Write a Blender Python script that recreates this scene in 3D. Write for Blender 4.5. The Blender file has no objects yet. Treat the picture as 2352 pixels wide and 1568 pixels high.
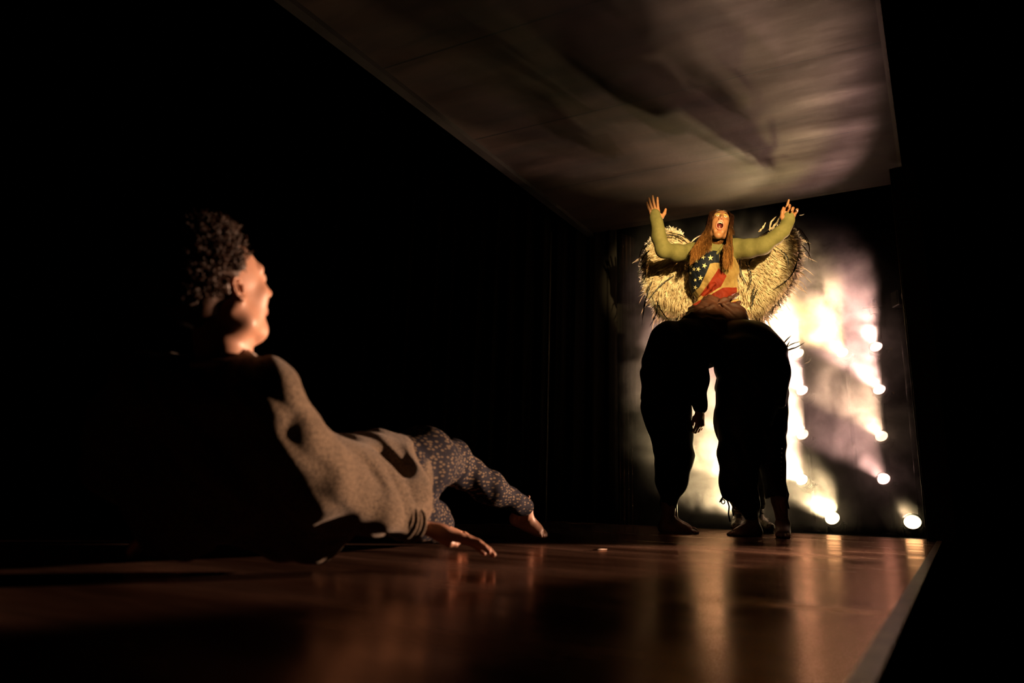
import bpy, bmesh, math, random
import numpy as np
from mathutils import Vector, Matrix, Euler, noise
random.seed(7); np.random.seed(7)
SC = bpy.context.scene
COL = SC.collection
PI = math.pi

# ------------------------------------------------------------------ camera
W, H = 2352, 1568
FPX = 1568.0                     # 24 mm lens on a 36 mm sensor
CAM_Z = 0.19
PITCH = math.atan((1137 - 784) / FPX)
ROLL = 0.03
cp, sp_, cr, sr = math.cos(PITCH), math.sin(PITCH), math.cos(ROLL), math.sin(ROLL)
AX_U0 = Vector((0, -sp_, cp)); AX_F = Vector((0, cp, sp_)); AX_X = Vector((1, 0, 0))
AX_R = cr * AX_X + sr * AX_U0
AX_U = -sr * AX_X + cr * AX_U0
CAM = Vector((0, 0, CAM_Z))
cam_d = bpy.data.cameras.new('camera'); cam = bpy.data.objects.new('camera', cam_d); COL.objects.link(cam)
cam_d.sensor_width = 36; cam_d.lens = 24; cam_d.clip_start = 0.02; cam_d.clip_end = 60
M3 = Matrix((AX_R, AX_U, -AX_F)).transposed()
cam.matrix_world = Matrix.Translation(CAM) @ M3.to_4x4()
cam_d.dof.use_dof = True; cam_d.dof.focus_distance = 4.15; cam_d.dof.aperture_fstop = 1.9
SC.camera = cam

def ray(px, py):
    return AX_R * ((px - W / 2) / FPX) + AX_U * ((H / 2 - py) / FPX) + AX_F
def at(px, py, y):               # the point seen at that pixel which stands y metres into the hall
    d = ray(px, py); return CAM + d * (y / d.y)
def onz(px, py, z=0.0):          # the point seen at that pixel at height z
    d = ray(px, py); return CAM + d * ((z - CAM.z) / d.z)

# ------------------------------------------------------------------ world, exposure, colour
wd = bpy.data.worlds.new('world'); SC.world = wd; wd.use_nodes = True
wd.node_tree.nodes['Background'].inputs[0].default_value = (0.6, 0.45, 0.35, 1)
wd.node_tree.nodes['Background'].inputs[1].default_value = 0.0
SC.view_settings.view_transform = 'Standard'; SC.view_settings.look = 'None'
SC.view_settings.gamma = 1; SC.view_settings.exposure = 0.0; SC.view_settings.use_curve_mapping = False
cy = SC.cycles
cy.max_bounces = 3; cy.diffuse_bounces = 1; cy.glossy_bounces = 2; cy.transmission_bounces = 3; cy.volume_bounces = 0
cy.transparent_max_bounces = 8
cy.volume_step_rate = 1.0; cy.volume_max_steps = 128
cy.use_denoising = True
cy.use_adaptive_sampling = True; cy.adaptive_threshold = 0.035
cy.sample_clamp_indirect = 6.0
cy.caustics_reflective = False; cy.caustics_refractive = False

# ------------------------------------------------------------------ main lamps
def spot(name, loc, target, color, power, deg, blend, radius=0.05):
    l = bpy.data.lights.new(name, 'SPOT'); l.color = color; l.energy = power
    l.spot_size = math.radians(deg); l.spot_blend = blend; l.shadow_soft_size = radius
    o = bpy.data.objects.new(name, l); COL.objects.link(o); o.location = loc
    o.rotation_euler = (Vector(target) - Vector(loc)).to_track_quat('-Z', 'Y').to_euler()
    return o
spot('front_spot', (1.25, -2.6, 1.72), (1.375, 4.3, 1.90), (1.0, 0.68, 0.28), 6000, 9.3, 0.25, 0.05)
spot('side_spot', (4.40, 4.70, 0.50), (-0.16, 2.13, 0.43), (1.0, 0.56, 0.35), 3000, 17.5, 0.35, 0.04)

# ------------------------------------------------------------------ helpers
def link(o, parent=None):
    COL.objects.link(o)
    if parent is not None: o.parent = parent
    return o
def tag(o, label=None, cat=None, group=None, kind=None):
    if label: o['label'] = label
    if cat: o['category'] = cat
    if group: o['group'] = group
    if kind: o['kind'] = kind
    return o
def empty(name, loc, label=None, cat=None, group=None):
    o = bpy.data.objects.new(name, None); COL.objects.link(o); o.location = loc
    o.empty_display_size = 0.05
    return tag(o, label, cat, group)
def mesh_obj(name, verts, faces, mats, parent=None, smooth=False, fmat=None):
    me = bpy.data.meshes.new(name)
    me.from_pydata([tuple(v) for v in verts], [], [tuple(int(i) for i in f) for f in faces])
    if not isinstance(mats, (list, tuple)): mats = [mats]
    for m in mats: me.materials.append(m)
    if fmat is not None: me.polygons.foreach_set('material_index', [int(i) for i in fmat])
    if smooth: me.polygons.foreach_set('use_smooth', [True] * len(me.polygons))
    me.update()
    o = bpy.data.objects.new(name, me)
    if parent is not None:
        o.parent = parent
        if parent.type == 'EMPTY' and parent.parent is None: o.location = -parent.location   # shapes are given in hall coordinates
    COL.objects.link(o)
    return o
class MB:
    """collects simple solids, built as one mesh"""
    def __init__(s): s.v = []; s.f = []; s.m = []
    def add(s, v, f, m=0):
        b = len(s.v); s.v += [tuple(p) for p in v]; s.f += [[i + b for i in q] for q in f]; s.m += [m] * len(f)
    def box(s, lo, hi, mat=None, m=0, bev=0.0):
        x0, y0, z0 = lo; x1, y1, z1 = hi
        if bev > 0:
            bm = bmesh.new(); bmesh.ops.create_cube(bm, size=1)
            for v in bm.verts: v.co = Vector(((x0 + x1) / 2 + v.co.x * (x1 - x0), (y0 + y1) / 2 + v.co.y * (y1 - y0), (z0 + z1) / 2 + v.co.z * (z1 - z0)))
            bmesh.ops.bevel(bm, geom=bm.edges[:], offset=bev, segments=2, affect='EDGES', profile=0.5)
            bm.verts.index_update()
            v = [v.co.copy() for v in bm.verts]; f = [[q.index for q in p.verts] for p in bm.faces]; bm.free()
        else:
            v = [Vector((x, y, z)) for z in (z0, z1) for y in (y0, y1) for x in (x0, x1)]
            f = [(0, 2, 3, 1), (4, 5, 7, 6), (0, 1, 5, 4), (2, 6, 7, 3), (0, 4, 6, 2), (1, 3, 7, 5)]
        if mat is not None: v = [mat @ p for p in v]
        s.add(v, f, m)
    def tube(s, pts, r, n=10, m=0, cap=True, flat=None):
        """swept tube; r a number or one per point; flat = (nx,ny,nz,k) squashes along a direction"""
        pts = [Vector(p) for p in pts]; N = len(pts)
        rs = [r] * N if isinstance(r, (int, float)) else list(r)
        t0 = (pts[1] - pts[0]).normalized()
        a = t0.orthogonal().normalized(); v = []; f = []
        for i in range(N):
            t = (pts[min(i + 1, N - 1)] - pts[max(i - 1, 0)]).normalized()
            a = (a - t * a.dot(t)).normalized(); b = t.cross(a)
            for k in range(n):
                an = 2 * PI * k / n
                d = a * math.cos(an) + b * math.sin(an)
                v.append(pts[i] + d * rs[i])
        for i in range(N - 1):
            for k in range(n):
                k2 = (k + 1) % n
                f.append((i * n + k, i * n + k2, (i + 1) * n + k2, (i + 1) * n + k))
        if cap:
            f.append(tuple(range(n))[::-1]); f.append(tuple((N - 1) * n + k for k in range(n)))
        s.add(v, f, m)
    def lathe(s, prof, mat, n=24, m=0):
        v = []; f = []
        for (r, z) in prof:
            for k in range(n):
                a = 2 * PI * k / n; v.append(mat @ Vector((r * math.cos(a), r * math.sin(a), z)))
        for i in range(len(prof) - 1):
            for k in range(n):
                k2 = (k + 1) % n; f.append((i * n + k, i * n + k2, (i + 1) * n + k2, (i + 1) * n + k))
        s.add(v, f, m)
    def build(s, name, mats, parent=None, smooth=False):
        return mesh_obj(name, s.v, s.f, mats, parent, smooth, s.m)

# ------------------------------------------------------------------ materials
class NT:
    def __init__(s, mat): s.t = mat.node_tree; s.n = s.t.nodes
    def new(s, kind, **kw):
        n = s.n.new('ShaderNode' + kind)
        for k, v in kw.items():
            if k.startswith('i_'): n.inputs[k[2:].replace('_', ' ')].default_value = v
            else: setattr(n, k, v)
        return n
    def l(s, a, b): s.t.links.new(a, b)
def material(name, color=(0.5, 0.5, 0.5), rough=0.6, metal=0.0, spec=0.5, noise_amt=0.0, scale=20, bump=0.0, color2=None, emit=None, es=0, stretch=None, sheen=0, sss=0):
    m = bpy.data.materials.new(name); m.use_nodes = True; t = NT(m)
    b = t.n['Principled BSDF']
    b.inputs['Base Color'].default_value = (*color, 1); b.inputs['Roughness'].default_value = rough
    b.inputs['Metallic'].default_value = metal; b.inputs['Specular IOR Level'].default_value = spec
    if sheen: b.inputs['Sheen Weight'].default_value = sheen; b.inputs['Sheen Roughness'].default_value = 0.4
    if sss:
        b.inputs['Subsurface Weight'].default_value = sss; b.inputs['Subsurface Radius'].default_value = (1, 0.3, 0.15); b.inputs['Subsurface Scale'].default_value = 0.01
    if emit: b.inputs['Emission Color'].default_value = (*emit, 1); b.inputs['Emission Strength'].default_value = es
    if color2 or bump:
        tc = t.new('TexCoord'); mp = t.new('Mapping')
        if stretch: mp.inputs['Scale'].default_value = stretch
        t.l(tc.outputs['Object'], mp.inputs[0])
        nz = t.new('TexNoise', i_Scale=scale, i_Detail=5.0, i_Roughness=0.6); t.l(mp.outputs[0], nz.inputs['Vector'])
        if color2:
            r = t.new('ValToRGB'); r.color_ramp.elements[0].color = (*color, 1); r.color_ramp.elements[1].color = (*color2, 1)
            r.color_ramp.elements[0].position = 0.35; r.color_ramp.elements[1].position = 0.68
            t.l(nz.outputs[0], r.inputs[0]); t.l(r.outputs[0], b.inputs['Base Color'])
        if bump:
            bp = t.new('Bump', i_Strength=bump, i_Distance=0.01); t.l(nz.outputs[0], bp.inputs['Height']); t.l(bp.outputs[0], b.inputs['Normal'])
    return m
M_BLACK = material('black_drape', (0.006, 0.0055, 0.005), 0.9, spec=0.1)
M_BLACKPAINT = material('black_paint', (0.012, 0.011, 0.010), 0.55, spec=0.3, color2=(0.02, 0.017, 0.015), scale=6)
M_METAL = material('black_metal', (0.02, 0.02, 0.02), 0.35, 0.6)
M_STEEL = material('brushed_steel', (0.45, 0.42, 0.4), 0.3, 1.0)

def board_material(name, c1, c2, rough, spec, seam_w=0.003, spacing=0.85, axis_ang=0.0, gloss=False):
    """painted plywood boards: grain, scuffs, wide panels with a thin dark seam"""
    m = bpy.data.materials.new(name); m.use_nodes = True; t = NT(m); b = t.n['Principled BSDF']
    tc = t.new('TexCoord'); mp = t.new('Mapping'); mp.inputs['Rotation'].default_value = (0, 0, axis_ang)
    t.l(tc.outputs['Object'], mp.inputs[0])
    st = t.new('Mapping'); st.inputs['Scale'].default_value = (0.7, 3.5, 1); t.l(mp.outputs[0], st.inputs[0])
    n1 = t.new('TexNoise', i_Scale=2.2, i_Detail=7.0, i_Roughness=0.6); t.l(st.outputs[0], n1.inputs['Vector'])
    r1 = t.new('ValToRGB'); r1.color_ramp.elements[0].color = (*c1, 1); r1.color_ramp.elements[1].color = (*c2, 1)
    r1.color_ramp.elements[0].position = 0.3; r1.color_ramp.elements[1].position = 0.72
    t.l(n1.outputs[0], r1.inputs[0])
    # seams
    sx = t.new('SeparateXYZ'); t.l(mp.outputs[0], sx.inputs[0])
    dv = t.new('Math', operation='DIVIDE'); t.l(sx.outputs[1], dv.inputs[0]); dv.inputs[1].default_value = spacing
    fr = t.new('Math', operation='FRACT'); t.l(dv.outputs[0], fr.inputs[0])
    lt = t.new('Math', operation='LESS_THAN'); t.l(fr.outputs[0], lt.inputs[0]); lt.inputs[1].default_value = seam_w / spacing
    # scratches
    vs = t.new('Mapping'); vs.inputs['Scale'].default_value = (1.5, 22, 1); vs.inputs['Rotation'].default_value = (0, 0, 0.12); t.l(mp.outputs[0], vs.inputs[0])
    n2 = t.new('TexNoise', i_Scale=2.0, i_Detail=3.0, i_Roughness=0.7); t.l(vs.outputs[0], n2.inputs['Vector'])
    r2 = t.new('ValToRGB'); r2.color_ramp.elements[0].position = 0.70; r2.color_ramp.elements[1].position = 0.74
    t.l(n2.outputs[0], r2.inputs[0])
    mx = t.new('MixRGB'); mx.inputs[2].default_value = (c1[0] * 0.12, c1[1] * 0.12, c1[2] * 0.12, 1)
    mxf = t.new('Math', operation='MAXIMUM'); t.l(lt.outputs[0], mxf.inputs[0]); 
    hs = t.new('Math', operation='MULTIPLY'); t.l(r2.outputs[0], hs.inputs[0]); hs.inputs[1].default_value = 0.5
    t.l(hs.outputs[0], mxf.inputs[1]); t.l(mxf.outputs[0], mx.inputs[0]); t.l(r1.outputs[0], mx.inputs[1])
    t.l(mx.outputs[0], b.inputs['Base Color'])
    b.inputs['Specular IOR Level'].default_value = spec
    n3 = t.new('TexNoise', i_Scale=1.3, i_Detail=6.0, i_Roughness=0.65); t.l(st.outputs[0], n3.inputs['Vector'])
    mr = t.new('MapRange'); mr.inputs['From Min'].default_value = 0.3; mr.inputs['From Max'].default_value = 0.7
    mr.inputs['To Min'].default_value = rough[0]; mr.inputs['To Max'].default_value = rough[1]
    t.l(n3.outputs[0], mr.inputs['Value']); t.l(mr.outputs[0], b.inputs['Roughness'])
    bp = t.new('Bump', i_Strength=0.18, i_Distance=0.004); t.l(n1.outputs[0], bp.inputs['Height'])
    bp2 = t.new('Bump', i_Strength=0.5, i_Distance=0.003, invert=True); t.l(lt.outputs[0], bp2.inputs['Height']); t.l(bp.outputs[0], bp2.inputs['Normal'])
    t.l(bp2.outputs[0], b.inputs['Normal'])
    if gloss:     # worn warm varnish over the boards, mirror-like at a grazing angle
        b.inputs['Specular IOR Level'].default_value = 0.0
        g = t.new('BsdfGlossy'); g.inputs['Color'].default_value = (0.95, 0.62, 0.48, 1); t.l(mr.outputs[0], g.inputs['Roughness']); t.l(bp2.outputs[0], g.inputs['Normal'])
        lw = t.new('LayerWeight'); pw = t.new('Math', operation='POWER'); pw.inputs[1].default_value = 4.6; t.l(lw.outputs['Facing'], pw.inputs[0])
        ml = t.new('Math', operation='MULTIPLY_ADD'); ml.inputs[1].default_value = 0.95; ml.inputs[2].default_value = 0.03; t.l(pw.outputs[0], ml.inputs[0])
        ms = t.new('MixShader'); t.l(ml.outputs[0], ms.inputs[0]); t.l(b.outputs[0], ms.inputs[1]); t.l(g.outputs[0], ms.inputs[2])
        t.l(ms.outputs[0], t.n['Material Output'].inputs['Surface'])
    return m

# ------------------------------------------------------------------ the box stage: deck, ceiling slab, posts
C_FAR = onz(2164, 1240)                       # far right corner of the deck
E_NEAR = onz(2004, 1568)                      # a point of its right edge
C_LEFT = onz(1266, 1197)                      # far left corner
dir_near = (E_NEAR - C_FAR).normalized()
dir_left = (C_LEFT - C_FAR).normalized()
ANG = math.atan2(dir_left.y, dir_left.x)
near_r = C_FAR + dir_near * 6.2
near_l = C_LEFT + dir_near * 6.2
def slab(mb, pts, z0, z1, m=0):
    n = len(pts)
    v = [Vector((p.x, p.y, z0)) for p in pts] + [Vector((p.x, p.y, z1)) for p in pts]
    # counter-clockwise order expected
    f = [tuple(range(n))[::-1], tuple(range(n, 2 * n))] + [(i, (i + 1) % n, n + (i + 1) % n, n + i) for i in range(n)]
    mb.add(v, f, m)
M_DECK = board_material('deck_boards', (0.032, 0.013, 0.007), (0.09, 0.038, 0.022), (0.13, 0.32), 0.5, 0.004, 0.62, -ANG, True)
M_CEIL = board_material('ceiling_boards', (0.0045, 0.0024, 0.0015), (0.026, 0.0150, 0.0105), (0.5, 0.75), 0.22, 0.012, 0.86, -ANG)
stage = empty('stage_platform', (C_FAR.x, C_FAR.y, -0.04), 'low dark brown board stage platform under the performers', 'stage')
mb = MB(); slab(mb, [near_l, near_r, C_FAR, C_LEFT], -0.038, 0.0); mb.build('deck', M_DECK, stage)
mb = MB(); slab(mb, [p + (Vector((1.1, 2.3, 0)) - p) * 0.012 for p in (near_l, near_r, C_FAR, C_LEFT)], -0.95, -0.0385); mb.build('skirt', M_BLACK, stage)
inn = dir_left * 0.022
mb = MB()
slab(mb, [near_r + inn, near_r - inn * 0.2, C_FAR - inn * 0.2, C_FAR + inn], -0.0385, 0.004)
M_EDGE = material('worn_edge_wood', (0.16, 0.10, 0.055), 0.35, color2=(0.34, 0.22, 0.12), scale=9, bump=0.3)
mb.build('edge_strip', M_EDGE, stage)
mb = MB(); ii = dir_near * 0.02
slab(mb, [C_FAR + ii, C_FAR, C_LEFT, C_LEFT + ii], -0.0385, 0.003)
mb.build('back_strip', M_EDGE, stage)

CZ = 2.42
K_FAR = onz(2073, 419, CZ); K_NEAR = onz(2017, 0, CZ); K_LEFT0 = onz(1600, 497, CZ); K_L = onz(680, 0, CZ)
kn = (K_NEAR - K_FAR).normalized(); kl = (K_LEFT0 - K_FAR).normalized()
w_ = abs((K_L - K_FAR).cross(kn).z) / abs(kl.cross(kn).z)
kfl = K_FAR + kl * w_
mb = MB(); slab(mb, [kfl + kn * 5.0, K_FAR + kn * 5.0, K_FAR, kfl], CZ, CZ + 0.045)
tag(mb.build('ceiling', M_CEIL), kind='structure')
mb = MB()
slab(mb, [K_FAR + kn * 5.0 + kl * 0.012, K_FAR + kn * 5.0 - kl * 0.008, K_FAR - kl * 0.008, K_FAR + kl * 0.012], CZ - 0.006, CZ + 0.05)
tag(mb.build('trim_1', material('dull_edge', (0.04, 0.028, 0.02), 0.6)), kind='structure')
mb = MB()
slab(mb, [kfl + kn * 5.0 + kl * 0.06, kfl + kn * 5.0, kfl, kfl + kl * 0.06], CZ - 0.03, CZ + 0.05)
tag(mb.build('trim_2', M_BLACKPAINT), kind='structure')
for k, (p, q) in enumerate([(C_FAR - dir_left * 0.03, K_FAR), (C_LEFT + dir_left * 0.05, kfl)]):
    mb = MB(); mb.tube([(p.x, p.y, -0.04), (p.x, p.y, CZ)], 0.012, 8)
    # post
    tag(mb.build('trim_%d' % (k + 3), M_BLACKPAINT), kind='structure')
# hall
bk = Vector((-dir_left.y, dir_left.x, 0)); bk = bk if bk.y > 0 else -bk
rear = empty('rear_platform', (2.0, 5.6, -0.95), 'black platform behind the back edge of the stage, under the lit spotlights', 'platform')
mb = MB(); slab(mb, [C_LEFT + bk * 0.02, C_FAR + bk * 0.02, C_FAR + bk * 2.6 - dir_left * 0.9, C_LEFT + bk * 2.6], -0.05, -0.03)
mb.build('deck', M_BLACKPAINT, rear)
mb = MB(); slab(mb, [C_LEFT + bk * 0.04, C_FAR + bk * 0.04, C_FAR + bk * 2.58 - dir_left * 0.88, C_LEFT + bk * 2.58], -0.95, -0.05)
mb.build('skirt', M_BLACK, rear)
mb = MB(); mb.box((-9, -6, -1.0), (9, 9, -0.95)); tag(mb.build('floor', M_BLACKPAINT), kind='structure')
mb = MB(); mb.box((-9, 8.9, -0.95), (9, 9.0, 4.5)); tag(mb.build('wall_back', M_BLACK), kind='structure')
mb = MB(); mb.box((-9, -6, -0.95), (-8.9, 8.9, 4.5)); tag(mb.build('wall_left', M_BLACK), kind='structure')
mb = MB(); mb.box((8.9, -6, -0.95), (9, 8.9, 4.5)); tag(mb.build('wall_right', M_BLACK), kind='structure')
# ------------------------------------------------------------------ smooth solids: rounded cones and ellipsoids blended, then meshed
def proj(p):
    d = Vector(p) - CAM; z = d.dot(AX_F); return (W / 2 + FPX * d.dot(AX_R) / z, H / 2 - FPX * d.dot(AX_U) / z)
def RC(a, b, ra, rb, k=0.02, flat=None, op='u'):
    return ('rc', np.array(a, float), np.array(b, float), ra, rb, k, flat, op)
def EL(c, r, k=0.02, rot=None, op='u'):
    return ('el', np.array(c, float), np.array(r, float), rot, None, k, None, op)
def chain(pts, rs, k=0.02, flat=None):
    return [RC(pts[i], pts[i + 1], rs[i], rs[i + 1], k, flat) for i in range(len(pts) - 1)]
def sd_rc(P, a, b, ra, rb, flat):
    if flat is not None:
        ax, s = np.array(flat[0], float), flat[1]; ax = ax / np.linalg.norm(ax)
        def sq(q): return q + ((q - a) @ ax)[..., None] * ax * (1 / s - 1)
        P = sq(P); b = sq(b[None])[0]
    ba = b - a; l2 = float(ba @ ba) + 1e-12; rr = ra - rb; a2 = l2 - rr * rr; il2 = 1.0 / l2
    pa = P - a; y = pa @ ba; z = y - l2
    q = pa * l2 - y[..., None] * ba; x2 = np.einsum('...i,...i', q, q); y2 = y * y * l2; z2 = z * z * l2
    k = np.sign(rr) * rr * rr * x2
    with np.errstate(invalid='ignore'):
        r = (np.sqrt(np.maximum(x2 * a2 * il2, 0)) + y * rr) * il2 - ra
        r = np.where(np.sign(z) * a2 * z2 > k, np.sqrt(x2 + z2) * il2 - rb, r)
        r = np.where(np.sign(y) * a2 * y2 < k, np.sqrt(x2 + y2) * il2 - ra, r)
    return r * (flat[1] if flat is not None else 1.0)
def sd_el(P, c, r, rot):
    q = P - c
    if rot is not None: q = q @ rot
    k0 = np.linalg.norm(q / r, axis=-1); k1 = np.linalg.norm(q / (r * r), axis=-1) + 1e-9
    return k0 * (k0 - 1) / k1
def sdf_field(prims, lo, hi, vox, disp=None):
    n = np.ceil((hi - lo) / vox).astype(int) + 1
    F = np.full(tuple(n), 1.0, np.float64)
    ax = [lo[i] + vox * np.arange(n[i]) for i in range(3)]
    for p in prims:
        kind, A, B, ra, rb, k, flat, op = p
        if kind == 'rc':
            m = max(ra, rb) + k + 3 * vox; l = np.minimum(A, B) - m; h = np.maximum(A, B) + m
        else:
            m = float(np.max(B)) + k + 3 * vox; l = A - m; h = A + m
        i0 = np.maximum(np.floor((l - lo) / vox).astype(int), 0); i1 = np.minimum(np.ceil((h - lo) / vox).astype(int) + 1, n)
        if np.any(i1 <= i0): continue
        P = np.stack(np.meshgrid(*[ax[i][i0[i]:i1[i]] for i in range(3)], indexing='ij'), -1)
        d = sd_rc(P, A, B, ra, rb, flat) if kind == 'rc' else sd_el(P, A, B, ra)
        sl = tuple(slice(i0[i], i1[i]) for i in range(3)); o = F[sl]
        if op == 'u':
            h_ = np.maximum(k - np.abs(o - d), 0) / max(k, 1e-6); F[sl] = np.minimum(o, d) - h_ * h_ * k * 0.25
        else:
            d = -d; h_ = np.maximum(k - np.abs(o - d), 0) / max(k, 1e-6); F[sl] = np.maximum(o, d) + h_ * h_ * k * 0.25
    if disp is not None:
        P = np.stack(np.meshgrid(*ax, indexing='ij'), -1); near = np.abs(F) < 0.05
        F[near] += disp(P[near])
    return F
def surface_nets(F, lo, vox):
    nx, ny, nz = F.shape; S = F < 0
    c = [(i, j, k) for i in (0, 1) for j in (0, 1) for k in (0, 1)]
    cnt = np.zeros((nx - 1, ny - 1, nz - 1), int)
    for (i, j, k) in c: cnt += S[i:nx - 1 + i, j:ny - 1 + j, k:nz - 1 + k]
    act = (cnt > 0) & (cnt < 8); idx = np.full(act.shape, -1, int); I = np.argwhere(act); idx[act] = np.arange(len(I))
    acc = np.zeros((len(I), 3)); num = np.zeros(len(I))
    for a in c:
        for ax in range(3):
            if a[ax] == 1: continue
            b = list(a); b[ax] = 1
            fa = F[I[:, 0] + a[0], I[:, 1] + a[1], I[:, 2] + a[2]]; fb = F[I[:, 0] + b[0], I[:, 1] + b[1], I[:, 2] + b[2]]
            cr_ = (fa < 0) != (fb < 0); t = np.where(cr_, fa / np.where(cr_, fa - fb, 1), 0)
            p = np.tile(np.array(a, float), (len(I), 1)); p[:, ax] += t
            acc[cr_] += p[cr_]; num[cr_] += 1
    V = lo + vox * (I + acc / num[:, None])
    faces = []
    for ax in range(3):
        u, v = (ax + 1) % 3, (ax + 2) % 3
        sl0 = [slice(None)] * 3; sl1 = [slice(None)] * 3
        sl0[ax] = slice(0, -1); sl1[ax] = slice(1, None)
        E = S[tuple(sl0)] != S[tuple(sl1)]; Q = np.argwhere(E)
        Q = Q[(Q[:, u] > 0) & (Q[:, v] > 0) & (Q[:, u] < F.shape[u] - 1) & (Q[:, v] < F.shape[v] - 1)]
        if not len(Q): continue
        def g(du, dv):
            q = Q.copy(); q[:, u] -= du; q[:, v] -= dv; return idx[q[:, 0], q[:, 1], q[:, 2]]
        f = np.stack([g(0, 0), g(1, 0), g(1, 1), g(0, 1)], 1)
        inside = S[Q[:, 0], Q[:, 1], Q[:, 2]]
        f[~inside] = f[~inside][:, ::-1]; faces.append(f)
    return V, np.concatenate(faces)
def solid(prims, vox, disp=None, T=None):
    lo = np.array([1e9] * 3); hi = -lo
    for p in prims:
        if p[7] != 'u': continue
        if p[0] == 'rc': m = max(p[3], p[4]) + p[5]; lo = np.minimum(lo, np.minimum(p[1], p[2]) - m); hi = np.maximum(hi, np.maximum(p[1], p[2]) + m)
        else: m = float(np.max(p[2])) + p[5]; lo = np.minimum(lo, p[1] - m); hi = np.maximum(hi, p[1] + m)
    lo -= 3 * vox; hi += 3 * vox
    V, Fc = surface_nets(sdf_field(prims, lo, hi, vox, disp), lo, vox)
    # two light smoothing passes
    e = np.concatenate([Fc[:, [0, 1]], Fc[:, [1, 2]], Fc[:, [2, 3]], Fc[:, [3, 0]]])
    for _ in range(2):
        s = np.zeros_like(V); n = np.zeros(len(V))
        np.add.at(s, e[:, 0], V[e[:, 1]]); np.add.at(s, e[:, 1], V[e[:, 0]]); np.add.at(n, e[:, 0], 1); np.add.at(n, e[:, 1], 1)
        V = V * 0.5 + 0.5 * s / n[:, None]
    if T is not None:
        R = np.array(T.to_3x3()); V = V @ R.T + np.array(T.translation)
    return V, Fc
def join_solids(parts):
    vs = []; fs = []; b = 0
    for V, F in parts: vs.append(V); fs.append(F + b); b += len(V)
    return np.concatenate(vs), np.concatenate(fs)
def centers(V, F): return V[F].mean(axis=1)
def in_poly(x, y, poly):
    inside = np.zeros(len(x), bool); n = len(poly)
    for i in range(n):
        x0, y0 = poly[i]; x1, y1 = poly[(i + 1) % n]
        c = ((y0 > y) != (y1 > y)) & (x < (x1 - x0) * (y - y0) / (y1 - y0 + 1e-12) + x0); inside ^= c
    return inside
def vproj(P):
    d = P - np.array(CAM); z = d @ np.array(AX_F)
    return W / 2 + FPX * (d @ np.array(AX_R)) / z, H / 2 - FPX * (d @ np.array(AX_U)) / z
def folds(amp, f, ax=(0, 0, 1), seed=0.0, f2=None):
    """cloth folds running roughly across the direction ax"""
    ax = np.array(ax, float)
    def g(P):
        x, y, z = P[:, 0], P[:, 1], P[:, 2]; t = P @ ax
        w = 0.35 * np.sin(x * f * 0.31 + seed) + 0.4 * np.sin(y * f * 0.27 + 1.3 * seed + z * f * 0.21) + 0.3 * np.sin((x - y + z) * f * 0.45 + 2 + seed)
        a = np.sin(t * f + 2.2 * w * 1.6 + seed); b = np.sin(t * f * 0.53 + 3 * w + 1.7 + seed)
        return -amp * (0.6 * a + 0.5 * b * np.abs(b))
    return g

def frame(origin, fwd, up):
    """local frame: y forward, z up, x to the right of that"""
    f = Vector(fwd).normalized(); u = Vector(up); u = (u - f * u.dot(f)).normalized(); x = f.cross(u)
    M = Matrix((x, f, u)).transposed().to_4x4(); M.translation = Vector(origin); return M

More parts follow.
